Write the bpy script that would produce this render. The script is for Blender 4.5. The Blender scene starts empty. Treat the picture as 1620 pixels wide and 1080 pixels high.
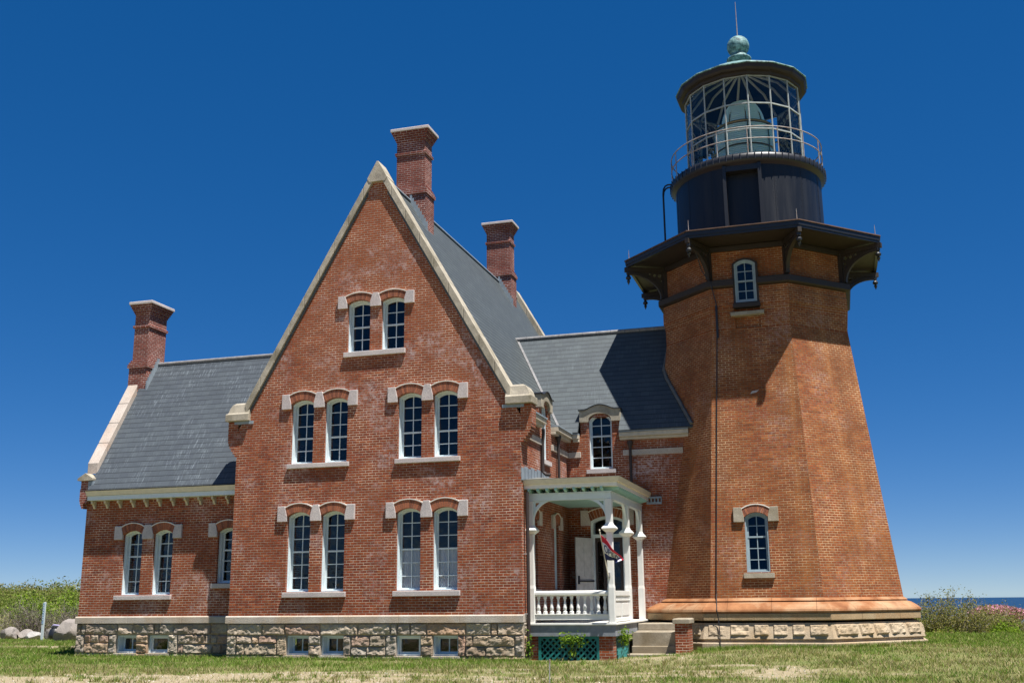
import bpy, bmesh, math, random
import numpy as np
from mathutils import Vector, Matrix
from mathutils.geometry import tessellate_polygon
R = math.radians
random.seed(7); np.random.seed(7)
scene = bpy.context.scene
COL = scene.collection

# ------------------------------------------------------------------ camera
F_PX, YAW, PITCH, ROLL = 1684.4, -0.2912, 0.2363, 0.0103
CAM = Vector((15.765, -25.932, 0.392))
def setup_camera():
    c = bpy.data.cameras.new("camera"); o = bpy.data.objects.new("camera", c); COL.objects.link(o)
    c.sensor_width = 36; c.sensor_fit = 'HORIZONTAL'; c.lens = 36*F_PX/1620
    c.clip_start = .1; c.clip_end = 40000
    right = Vector((math.cos(YAW), -math.sin(YAW), 0))
    fwd = Vector((math.sin(YAW)*math.cos(PITCH), math.cos(YAW)*math.cos(PITCH), math.sin(PITCH)))
    up = right.cross(fwd)
    r2 = right*math.cos(ROLL) - up*math.sin(ROLL); u2 = right*math.sin(ROLL) + up*math.cos(ROLL)
    m = Matrix((r2, u2, -fwd)).transposed().to_4x4(); m.translation = CAM
    o.matrix_world = m; scene.camera = o
setup_camera()

# ------------------------------------------------------------------ light
SUN_EL, SUN_AZ = R(70), R(121)           # azimuth clockwise from +Y
SUN_DIR = Vector((math.cos(SUN_EL)*math.sin(SUN_AZ), math.cos(SUN_EL)*math.cos(SUN_AZ), math.sin(SUN_EL)))
SUN_STRENGTH, SKY_STRENGTH, EXPOSURE = 5.0, .113, .97
w = bpy.data.worlds.new("World"); scene.world = w; w.use_nodes = True
nt = w.node_tree; nt.nodes.clear()
out = nt.nodes.new('ShaderNodeOutputWorld'); bg = nt.nodes.new('ShaderNodeBackground')
sky = nt.nodes.new('ShaderNodeTexSky'); sky.sky_type = 'NISHITA'; sky.sun_disc = False
sky.sun_elevation = SUN_EL; sky.sun_rotation = SUN_AZ
sky.altitude = 0; sky.air_density = .45; sky.dust_density = .0; sky.ozone_density = 6.0
bg.inputs['Strength'].default_value = SKY_STRENGTH
hs = nt.nodes.new('ShaderNodeHueSaturation'); hs.inputs['Saturation'].default_value = 1.72; hs.inputs['Hue'].default_value = .511
gm = nt.nodes.new('ShaderNodeGamma'); gm.inputs['Gamma'].default_value = .56     # polarising filter: deep, even blue
nt.links.new(sky.outputs[0], gm.inputs['Color']); nt.links.new(gm.outputs[0], hs.inputs['Color']); nt.links.new(hs.outputs[0], bg.inputs[0]); nt.links.new(bg.outputs[0], out.inputs[0])
sl = bpy.data.lights.new("sun", 'SUN'); sl.energy = SUN_STRENGTH; sl.angle = R(.53); sl.color = (1, .96, .9)
so = bpy.data.objects.new("sun", sl); COL.objects.link(so); so.rotation_euler = SUN_DIR.to_track_quat('Z', 'Y').to_euler()
so.location = (20, -20, 40)
scene.view_settings.view_transform = 'Standard'; scene.view_settings.look = 'None'
scene.view_settings.exposure = EXPOSURE; scene.view_settings.gamma = 1
scene.cycles.max_bounces = 8; scene.cycles.transparent_max_bounces = 16

# ------------------------------------------------------------------ node helper
class NG:
    def __init__(s, name):
        s.m = bpy.data.materials.new(name); s.m.use_nodes = True; s.t = s.m.node_tree; s.t.nodes.clear()
        s.out = s.n('ShaderNodeOutputMaterial'); s.b = s.n('ShaderNodeBsdfPrincipled'); s.l(s.b.outputs[0], s.out.inputs[0])
    def n(s, t, **kw):
        x = s.t.nodes.new(t)
        for k, v in kw.items(): setattr(x, k, v)
        return x
    def l(s, a, b): s.t.links.new(a, b)
    def set(s, **kw):
        for k, v in kw.items():
            i = s.b.inputs[k.replace('_', ' ')]
            if hasattr(v, 'is_output'): s.l(v, i)
            else: i.default_value = v if not (isinstance(v, tuple) and len(v) == 3) else (*v, 1)
        return s
    def coord(s, which='UV', scale=(1, 1, 1), rot=(0, 0, 0)):
        tc = s.n('ShaderNodeTexCoord'); mp = s.n('ShaderNodeMapping'); mp.inputs['Scale'].default_value = scale; mp.inputs['Rotation'].default_value = rot
        s.l(tc.outputs[which], mp.inputs[0]); return mp.outputs[0]
    def noise(s, vec, scale, detail=4, rough=.55, dist=0):
        x = s.n('ShaderNodeTexNoise'); x.inputs['Scale'].default_value = scale; x.inputs['Detail'].default_value = detail
        x.inputs['Roughness'].default_value = rough; x.inputs['Distortion'].default_value = dist
        s.l(vec, x.inputs['Vector']); return x.outputs['Fac']
    def ramp(s, fac, stops, interp='LINEAR'):
        x = s.n('ShaderNodeValToRGB'); x.color_ramp.interpolation = interp; e = x.color_ramp.elements
        while len(e) < len(stops): e.new(.5)
        for el, (p, c) in zip(e, stops):
            el.position = p; el.color = (c, c, c, 1) if not isinstance(c, tuple) else (*c, 1)
        s.l(fac, x.inputs[0]); return x.outputs[0]
    def mix(s, fac, a, b, mode='MIX'):
        x = s.n('ShaderNodeMix'); x.data_type = 'RGBA'; x.blend_type = mode
        for v, i in ((fac, 0), (a, 6), (b, 7)):
            if hasattr(v, 'is_output'): s.l(v, x.inputs[i])
            else: x.inputs[i].default_value = v if i == 0 else ((*v, 1) if len(v) == 3 else v)
        return x.outputs[2]
    def math(s, op, a, b=0.):
        x = s.n('ShaderNodeMath'); x.operation = op
        for v, i in ((a, 0), (b, 1)):
            if hasattr(v, 'is_output'): s.l(v, x.inputs[i])
            else: x.inputs[i].default_value = v
        return x.outputs[0]
    def bump(s, h, strength=.5, dist=.01):
        x = s.n('ShaderNodeBump'); x.inputs['Strength'].default_value = strength; x.inputs['Distance'].default_value = dist
        s.l(h, x.inputs['Height']); s.l(x.outputs[0], s.b.inputs['Normal']); return x
    def attr(s, name):
        x = s.n('ShaderNodeAttribute'); x.attribute_name = name; return x.outputs['Color']

def brick_mat(name, c1, c2, c3, mortar, stain, eff=.5, bw=.195, bh=.0664, mort=.0085, warm=None, wz=(0, 1), runs=0):
    g = NG(name); uv = g.coord('UV')
    # slightly wavy courses
    wob = g.n('ShaderNodeTexNoise'); wob.inputs['Scale'].default_value = 1.3; g.l(uv, wob.inputs['Vector'])
    sub = g.n('ShaderNodeVectorMath', operation='SUBTRACT'); g.l(wob.outputs['Color'], sub.inputs[0]); sub.inputs[1].default_value = (.5, .5, .5)
    sc = g.n('ShaderNodeVectorMath', operation='SCALE'); g.l(sub.outputs[0], sc.inputs[0]); sc.inputs['Scale'].default_value = .02
    ad = g.n('ShaderNodeVectorMath', operation='ADD'); g.l(uv, ad.inputs[0]); g.l(sc.outputs[0], ad.inputs[1]); v = ad.outputs[0]
    def bt(a, b, m, ms, smooth, bias):
        x = g.n('ShaderNodeTexBrick'); x.offset = .5; x.squash = 1
        x.inputs['Color1'].default_value = (*a, 1); x.inputs['Color2'].default_value = (*b, 1); x.inputs['Mortar'].default_value = (*m, 1)
        x.inputs['Scale'].default_value = 1; x.inputs['Mortar Size'].default_value = ms; x.inputs['Mortar Smooth'].default_value = smooth
        x.inputs['Bias'].default_value = bias; x.inputs['Brick Width'].default_value = bw; x.inputs['Row Height'].default_value = bh
        g.l(v, x.inputs['Vector']); return x
    b1 = bt(c1, c2, c1, 0, 0, 0.); bm = bt((0, 0, 0), (0, 0, 0), (1, 1, 1), mort, .25, 0)
    # per-brick random value from snapped coordinates
    sep = g.n('ShaderNodeSeparateXYZ'); g.l(v, sep.inputs[0])
    row = g.math('FLOOR', g.math('DIVIDE', sep.outputs[1], bh))
    off = g.math('MULTIPLY', g.math('MODULO', g.math('ABSOLUTE', row), 2.), .5)
    colm = g.math('FLOOR', g.math('ADD', g.math('DIVIDE', sep.outputs[0], bw), off))
    cmb = g.n('ShaderNodeCombineXYZ'); g.l(colm, cmb.inputs[0]); g.l(row, cmb.inputs[1])
    wn = g.n('ShaderNodeTexWhiteNoise'); wn.noise_dimensions = '2D'; g.l(cmb.outputs[0], wn.inputs['Vector'])
    col = g.mix(g.ramp(wn.outputs['Value'], [(0, 0), (.55, .1), (.75, .7), (1, 1)]), b1.outputs['Color'], c3)
    wn2 = g.n('ShaderNodeTexWhiteNoise'); wn2.noise_dimensions = '3D'; g.l(cmb.outputs[0], wn2.inputs['Vector'])
    col = g.mix(1, col, g.ramp(wn2.outputs['Value'], [(0, .72), (.5, .96), (1, 1.2)]), 'MULTIPLY')
    big = g.noise(v, .55, 6, .6); big2 = g.noise(v, 2.6, 6, .65)
    col = g.mix(g.math('MULTIPLY', g.ramp(big, [(.38, 0), (.62, 1)]), .65), col, stain)
    col = g.mix(g.math('MULTIPLY', g.ramp(big2, [(.45, 0), (.75, 1)]), .5), col, tuple(x*.55 for x in c1))
    if warm:        # weathered, sun bleached upper part of the wall
        oz = g.n('ShaderNodeSeparateXYZ'); g.l(g.coord('Object'), oz.inputs[0]); f_ = g.math('ADD', g.math('MULTIPLY', g.math('SUBTRACT', oz.outputs[2], wz[0]), 1/(wz[1]-wz[0])), g.math('MULTIPLY', g.math('SUBTRACT', big, .5), 1.6))
        col = g.mix(g.math('MULTIPLY', g.ramp(f_, [(0, 0), (1, 1)]), .5), col, warm)
    if runs:        # rust runs and soot streaks down the shaft
        r1 = g.ramp(g.noise(g.coord('UV', (1.5, .16, 1)), 1.6, 5, .6), [(.5, 0), (.66, 1)]); r2 = g.ramp(g.noise(g.coord('UV', (1.9, .12, 1)), 1.1, 5, .65), [(.52, 0), (.7, 1)])
        col = g.mix(g.math('MULTIPLY', r1, runs*.55), col, (.40, .14, .035)); col = g.mix(g.math('MULTIPLY', r2, runs*.6), col, (.14, .045, .018))
    mn = g.math('ADD', g.math('MULTIPLY', g.noise(v, .9, 4, .6), .62), g.math('MULTIPLY', g.noise(v, 5.5, 5, .7), .38))
    mcol = g.ramp(mn, [(.40, tuple(x*.26 for x in mortar)), (.50, tuple(x*.55 for x in mortar)), (.60, mortar), (.68, tuple(min(1, x*1.35) for x in mortar))])
    col = g.mix(bm.outputs['Color'], col, mcol)
    # efflorescence: patches where lime washed over the bricks
    e1 = g.ramp(g.noise(v, .8, 4, .6), [(.52, 0), (.68, 1)]); e2 = g.ramp(g.noise(v, 8, 6, .75), [(.46, 0), (.60, 1)])
    col = g.mix(g.math('MULTIPLY', g.math('MULTIPLY', e1, e2), eff), col, (.5, .38, .36))
    sp = g.noise(v, 60, 4, .7)
    col = g.mix(1, col, g.ramp(sp, [(.3, .78), (.7, 1.18)]), 'MULTIPLY')
    g.set(Base_Color=col, Roughness=.88); g.b.inputs['Specular IOR Level'].default_value = .25
    h = g.math('SUBTRACT', g.math('ADD', g.math('MULTIPLY', sp, .5), g.math('MULTIPLY', wn.outputs['Value'], .35)), bm.outputs['Color'])
    g.bump(h, .55, .006)
    return g.m

M = {}
M['brick'] = brick_mat('brick_red', (.275, .055, .021), (.180, .034, .016), (.33, .088, .030), (.64, .50, .38), (.265, .066, .022), .9, mort=.0075, warm=(.30, .086, .030), wz=(3.5, 10))
M['brick_shaft'] = brick_mat('brick_dark_red', (.19, .040, .024), (.14, .030, .020), (.22, .055, .030), (.62, .47, .42), (.22, .060, .040), .25)
M['brick_tower'] = brick_mat('brick_orange', (.29, .073, .020), (.21, .046, .017), (.34, .108, .030), (.55, .38, .22), (.22, .068, .018), .25, mort=.0078, runs=.75)

def slate_mat(name, base, lines=.3, streak=.5, row=.19, wide=0.):
    g = NG(name); uv = g.coord('UV')
    b = g.n('ShaderNodeTexBrick'); b.inputs['Scale'].default_value = 1; b.inputs['Mortar Size'].default_value = .003; b.inputs['Mortar Smooth'].default_value = .2
    b.inputs['Brick Width'].default_value = .26; b.inputs['Row Height'].default_value = row
    b.inputs['Color1'].default_value = (.88, .88, .90, 1); b.inputs['Color2'].default_value = (1.08, 1.08, 1.06, 1); b.inputs['Mortar'].default_value = (.6, .6, .6, 1)
    g.l(uv, b.inputs['Vector'])
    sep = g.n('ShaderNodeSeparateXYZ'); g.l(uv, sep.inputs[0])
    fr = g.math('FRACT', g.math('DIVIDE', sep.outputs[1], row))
    line = g.ramp(fr, [(0, 1), (.07+wide, 1), (.13+wide, 0), (1, 0)])  # shade at the slate laps, drawn as a dark line per course
    n1 = g.noise(uv, 1.2, 5, .6)
    col = g.mix(g.ramp(n1, [(.3, 0), (.7, 1)]), tuple(x*.92 for x in base), tuple(x*1.1 for x in base))
    col = g.mix(1, col, b.outputs['Color'], 'MULTIPLY')
    st = g.coord('UV', (14, 1.1, 1)); s1 = g.ramp(g.noise(st, 2.2, 3, .6), [(.54, 0), (.66, 1)])
    s2 = g.ramp(g.noise(uv, .8, 3), [(.42, 0), (.62, 1)])
    col = g.mix(g.math('MULTIPLY', g.math('MULTIPLY', s1, s2), streak), col, (.24, .28, .31))
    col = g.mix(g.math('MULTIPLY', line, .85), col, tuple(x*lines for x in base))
    g.set(Base_Color=col, Roughness=.62); g.b.inputs['Specular IOR Level'].default_value = .3
    h = g.math('ADD', g.math('MULTIPLY', fr, -.6), g.math('MULTIPLY', g.noise(uv, 30, 3), .3)); g.bump(h, .35, .012)
    return g.m
M['slate'] = slate_mat('slate', (.062, .074, .086), .22, .6)
M['slate_calm'] = slate_mat('slate_calm', (.066, .080, .088), .2, .18)
M['slate_side'] = slate_mat('slate_side', (.066, .078, .082), .16, .3, wide=.07)

def stone_mat(name, base, dark, rough=.9, stain=None, sfac=.5, scale=1., bump=.5, speck=.3, tint=False, joints=0):
    g = NG(name); v = g.coord('Object')
    n1 = g.noise(v, 2.2*scale, 6, .6); n2 = g.noise(v, 40*scale, 4, .7)
    col = g.mix(g.ramp(n1, [(.3, 0), (.7, 1)]), dark, base)
    if stain: col = g.mix(g.math('MULTIPLY', g.ramp(g.noise(v, .9*scale, 4, .6, .6), [(.48, 0), (.68, 1)]), sfac), col, stain)
    if tint: col = g.mix(1, col, g.attr('tint'), 'MULTIPLY')
    if joints:
        sp = g.n('ShaderNodeSeparateXYZ'); g.l(g.coord('UV'), sp.inputs[0]); f_ = g.math('FRACT', g.math('ADD', g.math('DIVIDE', sp.outputs[0], joints), 100.37))
        col = g.mix(g.ramp(f_, [(0, .7), (.008, .7), (.014, 0), (1, 0)]), col, tuple(x*.35 for x in dark))
    col = g.mix(1, col, g.ramp(n2, [(.25, 1-speck), (.75, 1+speck)]), 'MULTIPLY')
    g.set(Base_Color=col, Roughness=rough); g.b.inputs['Specular IOR Level'].default_value = .25
    g.bump(g.math('ADD', n2, g.math('MULTIPLY', n1, .5)), bump, .012); return g.m
M['granite'] = stone_mat('granite', (.52, .46, .39), (.38, .33, .28), stain=(.42, .26, .12), sfac=.45)
M['sill_stone'] = stone_mat('sill_stone', (.56, .50, .47), (.42, .38, .37), stain=(.48, .38, .36), sfac=.4)
M['coping'] = stone_mat('coping_stone', (.47, .42, .33), (.29, .255, .20), stain=(.20, .175, .12), sfac=.75, scale=1.6)
M['coping_pale'] = stone_mat('coping_pale', (.50, .44, .385), (.38, .32, .27), stain=(.44, .30, .21), sfac=.5)
M['rubble'] = stone_mat('rock_faced_granite', (.39, .34, .275), (.265, .225, .18), stain=(.38, .24, .15), sfac=.4, bump=.9, speck=.35, tint=True)
M['sandstone'] = stone_mat('rust_stained_sandstone', (.37, .175, .078), (.19, .072, .028), stain=(.44, .30, .18), sfac=.7, joints=1.13, bump=.25, speck=.14)
M['tower_stone'] = stone_mat('tower_plinth_stone', (.46, .37, .26), (.34, .26, .17), stain=(.38, .24, .11), sfac=.45, bump=.8)
M['tower_course'] = stone_mat('tower_base_course', (.44, .33, .20), (.32, .22, .12), stain=(.36, .20, .09), sfac=.6, bump=.6, joints=1.37)
M['step_stone'] = stone_mat('step_stone', (.38, .335, .26), (.25, .21, .155), stain=(.21, .165, .10), sfac=.65, bump=.5, scale=1.7)
M['boulder'] = stone_mat('boulder', (.30, .265, .235), (.19, .17, .155), stain=(.27, .20, .15), sfac=.5, scale=.6, bump=.8)

M['pale_boulder'] = stone_mat('pale_boulder', (.42, .40, .38), (.28, .27, .26), scale=.6, bump=.8)
def paint(name, c, rough=.5, wear=.12, metal=0, spec=.4, wearcol=None):
    g = NG(name); v = g.coord('Object'); n = g.noise(v, 6, 6, .65)
    col = g.mix(g.ramp(n, [(.35, 0), (.75, 1)]), c, wearcol or tuple(x*(1-wear*2) for x in c))
    g.set(Base_Color=col, Roughness=rough, Metallic=metal); g.b.inputs['Specular IOR Level'].default_value = spec
    g.bump(g.noise(v, 45, 3), .08, .01); return g.m
M['white'] = paint('white_paint', (.78, .77, .72), .5, .05)
M['frame'] = paint('pale_blue_paint', (.66, .74, .76), .45, .06)
M['frame_shaded'] = paint('shaded_frame_paint', (.30, .37, .40), .5, .12)  # darkened copy of the pale frame paint; reveal shade put into the colour
M['cream'] = paint('cream_paint', (.72, .65, .50), .5, .08)
M['bracket_cream'] = paint('bracket_cream', (.56, .50, .39), .6, .14)
M['seafoam'] = paint('seafoam_paint', (.30, .52, .47), .5, .08)
M['teal'] = paint('teal_paint', (.012, .17, .16), .5, .1)
M['deckgrey'] = paint('weathered_grey_wood', (.24, .26, .28), .8, .18)
M['downpipe'] = paint('dark_brown_iron', (.045, .032, .028), .5, .1)
M['black'] = paint('black_iron', (.016, .017, .021), .42, .15, spec=.5)
def drum_paint():
    g = NG('black_drum_paint'); v = g.coord('Object'); st = g.noise(g.coord('Object', (3, 3, .25)), 1.5, 5, .65); n = g.noise(v, 9, 6, .7)
    col = g.mix(g.ramp(st, [(.42, 0), (.7, 1)]), (.009, .011, .016), (.017, .019, .024)); col = g.mix(g.math('MULTIPLY', g.ramp(n, [(.62, 0), (.72, 1)]), .45), col, (.035, .022, .016))
    g.set(Base_Color=col, Roughness=g.ramp(st, [(.3, .38), (.7, .5)])); g.b.inputs['Specular IOR Level'].default_value = .35; g.bump(st, .15, .03); return g.m
M['drum'] = drum_paint()
M['soffit'] = paint('dark_brown_wood', (.034, .024, .018), .6, .15)
M['rustroof'] = paint('rusty_roof', (.10, .055, .04), .7, .3, wearcol=(.16, .09, .06))
M['rust'] = paint('rusty_rail', (.38, .37, .35), .6, .2, wearcol=(.20, .09, .05))
M['mullion'] = paint('pale_mullion', (.42, .45, .42), .45, .2)
M['lead'] = paint('lead_flashing', (.27, .32, .36), .45, .15)
M['drip'] = paint('dark_lead', (.10, .115, .12), .6, .15)
M['valley'] = paint('valley_metal', (.27, .265, .265), .55, .25)
M['oldwhite'] = paint('worn_white_door', (.50, .50, .49), .6, .15)
M['darkwood'] = paint('dark_door_wood', (.05, .035, .028), .35, .1)
M['inside_shade'] = paint('interior_shade', (.03, .028, .026), .9, .1)  # near-black colour puts the inner shade into these surfaces
M['steel'] = paint('steel', (.35, .34, .33), .5, .1)
M['curtain'] = paint('white_curtain', (.75, .75, .76), .9, .05)
M['concrete'] = paint('concrete_flashing', (.16, .16, .15), .9, .25)
M['bluepole'] = paint('marker_white', (.62, .68, .70), .5, .05)
M['flap_cloth'] = paint('lilac_cloth', (.30, .27, .42), .8, .1)
M['bluetape'] = paint('marker_blue', (.10, .24, .42), .5, .1, wearcol=(.5, .6, .7))
def copper():
    g = NG('verdigris_copper'); v = g.coord('Object'); n = g.noise(v, 7, 7, .75, .4)
    col = g.ramp(n, [(.36, (.012, .02, .02)), (.50, (.09, .20, .20)), (.66, (.26, .44, .43))])
    g.set(Base_Color=col, Roughness=.65); g.bump(n, .4, .02); return g.m
M['copper'] = copper()

def glass_mat(name, tint=(.62, .68, .70), refl=1.0, ior=1.36):
    g = NG(name); g.t.nodes.remove(g.b)
    tr = g.n('ShaderNodeBsdfTransparent'); tr.inputs[0].default_value = (*tint, 1)
    gl = g.n('ShaderNodeBsdfGlossy'); gl.inputs['Roughness'].default_value = .03; gl.inputs[0].default_value = (refl, refl, refl, 1)
    v = g.coord('Object'); nz = g.noise(v, 2.6, 2); bp = g.n('ShaderNodeBump'); bp.inputs['Strength'].default_value = .25; bp.inputs['Distance'].default_value = .05
    g.l(nz, bp.inputs['Height']); g.l(bp.outputs[0], gl.inputs['Normal'])
    fr = g.n('ShaderNodeFresnel'); fr.inputs['IOR'].default_value = ior
    mx = g.n('ShaderNodeMixShader'); g.l(fr.outputs[0], mx.inputs[0]); g.l(tr.outputs[0], mx.inputs[1]); g.l(gl.outputs[0], mx.inputs[2]); g.l(mx.outputs[0], g.out.inputs[0])
    return g.m
M['glass'] = glass_mat('window_glass', (.88, .90, .92)); M['lantern_glass'] = glass_mat('lantern_glass', (.93, .97, .98), ior=1.5)
g = NG('lens_glass'); g.set(Base_Color=(.72, .98, .97), Roughness=.10); g.b.inputs['Transmission Weight'].default_value = .2; g.b.inputs['IOR'].default_value = 1.5; M['lens'] = g.m
M['brass'] = paint('old_brass', (.30, .22, .08), .35, .2, metal=1)
M['lensframe'] = paint('lens_frame', (.10, .13, .12), .4, .1)

# ------------------------------------------------------------------ mesh builder
class MB:
    def __init__(s): s.v = []; s.f = []; s.t = []; s.tint = 1.
    def add(s, vs, fs, tint=None):
        o = len(s.v); s.v += [tuple(p) for p in vs]; s.f += [tuple(i+o for i in f) for f in fs]
        s.t += [(s.tint if tint is None else tint)]*len(fs); return s
    def box(s, x0, x1, y0, y1, z0, z1, tint=None):
        v = [(x0, y0, z0), (x1, y0, z0), (x1, y1, z0), (x0, y1, z0), (x0, y0, z1), (x1, y0, z1), (x1, y1, z1), (x0, y1, z1)]
        return s.add(v, [(0, 3, 2, 1), (4, 5, 6, 7), (0, 1, 5, 4), (1, 2, 6, 5), (2, 3, 7, 6), (3, 0, 4, 7)], tint)
    def rings(s, rings, cap=True, closed=True, tint=None):
        n = len(rings[0]); vs = [p for r in rings for p in r]; fs = []
        for i in range(len(rings)-1):
            for j in range(n if closed else n-1):
                a, b = i*n+j, i*n+(j+1) % n; fs.append((a, b, b+n, a+n))
        if cap: fs.append(tuple(reversed(range(n)))); fs.append(tuple(range((len(rings)-1)*n, len(rings)*n)))
        return s.add(vs, fs, tint)
    def frustum(s, levels, tint=None):   # levels: (x0,x1,y0,y1,z)
        return s.rings([[(a, c, z), (b, c, z), (b, d, z), (a, d, z)] for a, b, c, d, z in levels], tint=tint)
    def tube(s, pts, r, n=8, tint=None):
        pts = [Vector(p) for p in pts]; rs = r if isinstance(r, (list, tuple)) else [r]*len(pts); rings = []
        up = None
        for i, p in enumerate(pts):
            d = (pts[min(i+1, len(pts)-1)]-pts[max(i-1, 0)]).normalized()
            if up is None: up = d.orthogonal().normalized()
            a = (up-d*up.dot(d)).normalized(); up = a; b = d.cross(a)
            rings.append([tuple(p+(a*math.cos(2*math.pi*k/n)+b*math.sin(2*math.pi*k/n))*rs[i]) for k in range(n)])
        return s.rings(rings, tint=tint)
    def lathe(s, prof, c=(0, 0), n=32, off=0., tint=None, cap=True):
        return s.rings([[(c[0]+r*math.cos(off+2*math.pi*k/n), c[1]+r*math.sin(off+2*math.pi*k/n), z) for k in range(n)] for r, z in prof], cap=cap, tint=tint)
    def plate(s, fr, outer, holes=(), w0=0., w1=-.3, tint=None):
        """flat slab with holes; fr=(O,U,V), N=UxV; front at w0, back at w1"""
        O, U, V = [Vector(a) for a in fr]; N = U.cross(V)
        loops = [outer]+list(holes); flat = [p for l in loops for p in l]
        tris = tessellate_polygon([[Vector((p[0], p[1], 0)) for p in l] for l in loops])
        P = lambda p, w: tuple(O+U*p[0]+V*p[1]+N*w)
        n = len(flat); vs = [P(p, w0) for p in flat]+[P(p, w1) for p in flat]; fs = []
        for a, b, c in tris:
            A, B, Cc = flat[a], flat[b], flat[c]
            if (B[0]-A[0])*(Cc[1]-A[1])-(B[1]-A[1])*(Cc[0]-A[0]) < 0: a, b, c = a, c, b
            fs += [(a, b, c), (a+n, c+n, b+n)]
        o = 0
        for li, l in enumerate(loops):
            k = len(l); area = sum(l[i][0]*l[(i+1) % k][1]-l[(i+1) % k][0]*l[i][1] for i in range(k))
            fl = (area > 0) == (li == 0)
            for i in range(k):
                a, b = o+i, o+(i+1) % k; fs.append((a, a+n, b+n, b) if fl else (a, b, b+n, a+n))
            o += k
        return s.add(vs, fs, tint)
    def build(s, name, mat, parent=None, smooth=False, bevel=0., uv=True, seg=2):
        me = bpy.data.meshes.new(name); me.from_pydata(s.v, [], s.f); me.validate(); me.update()
        ts = s.t
        if len(me.polygons) == len(ts) and any(not (isinstance(t, (int, float)) and t == 1.) for t in ts):
            ca = me.color_attributes.new('tint', 'FLOAT_COLOR', 'CORNER'); d = np.ones((len(me.loops), 4), np.float32)
            for p in me.polygons:
                t = ts[p.index]; d[p.loop_start:p.loop_start+p.loop_total, :3] = t
            ca.data.foreach_set('color', d.ravel())
        if uv: auto_uv(me)
        if isinstance(mat, str): mat = M[mat]
        me.materials.append(mat)
        if smooth: me.polygons.foreach_set('use_smooth', [True]*len(me.polygons))
        o = bpy.data.objects.new(name, me); COL.objects.link(o)
        if parent is not None: o.parent = parent
        if bevel:
            b = o.modifiers.new('bevel', 'BEVEL'); b.width = bevel; b.segments = seg; b.limit_method = 'ANGLE'; b.angle_limit = R(35)
        return o
def auto_uv(me):
    n = len(me.loops); 
    if not n: return
    co = np.zeros(len(me.vertices)*3); me.vertices.foreach_get('co', co); co = co.reshape(-1, 3)
    vi = np.zeros(n, np.int32); me.loops.foreach_get('vertex_index', vi)
    ls = np.zeros(len(me.polygons), np.int32); lt = ls.copy(); me.polygons.foreach_get('loop_start', ls); me.polygons.foreach_get('loop_total', lt)
    nr = np.zeros(len(me.polygons)*3); me.polygons.foreach_get('normal', nr); nr = nr.reshape(-1, 3)
    t = np.stack([-nr[:, 1], nr[:, 0], 0*nr[:, 0]], 1); L = np.linalg.norm(t, axis=1); bad = L < 1e-3
    t[bad] = (1, 0, 0); L[bad] = 1; t /= L[:, None]; b = np.cross(nr, t)
    pi = np.repeat(np.arange(len(ls)), lt); c = co[vi]
    u = np.stack([(c*t[pi]).sum(1), (c*b[pi]).sum(1)], 1)
    l = me.uv_layers.new(name='UVMap'); l.data.foreach_set('uv', u.ravel())
def tag(o, label, cat=None, group=None, kind=None):
    if label: o['label'] = label
    if cat: o['category'] = cat
    if group: o['group'] = group
    if kind: o['kind'] = kind
    return o
def thing(name, label, cat, loc=(0, 0, 0), group=None):
    # the Empty marks the thing; parts keep world coordinates through the inverse
    o = bpy.data.objects.new(name, None); COL.objects.link(o); o.location = loc; o.empty_display_size = .3
    return tag(o, label, cat, group)
def settle(root):
    """move mesh data of the direct children so that they sit relative to the root Empty"""
    L = Vector(root.location)
    for ch in [o for o in COL.objects if o.parent == root]: ch.location = Vector(ch.location)-L

def arch_pts(x0, x1, z0, zs, zc, n=10, inset=0.):
    """opening with a segmental head, counter-clockwise"""
    cx, h, rise = (x0+x1)/2, (x1-x0)/2, zc-zs; rad = (h*h+rise*rise)/(2*rise); cz = zc-rad
    x0 += inset; x1 -= inset; z0 += inset; rr = rad-inset; h2 = h-inset; a = math.asin(min(1, h2/rr))
    return [(x0, z0), (x1, z0)]+[(cx+rr*math.sin(t), cz+rr*math.cos(t)) for t in [a-2*a*k/n for k in range(n+1)]]
def rect(x0, x1, z0, z1): return [(x0, z0), (x1, z0), (x1, z1), (x0, z1)]

FRONT = lambda y: ((0, y, 0), (1, 0, 0), (0, 0, 1))     # faces -y ; local u=x, v=z
EAST = lambda x: ((x, 0, 0), (0, 1, 0), (0, 0, 1))      # faces +x ; local u=y
WEST = lambda x: ((x, 0, 0), (0, -1, 0), (0, 0, 1))     # faces -x ; local u=-y
BACK = lambda y: ((0, y, 0), (-1, 0, 0), (0, 0, 1))     # faces +y ; local u=-x

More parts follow.
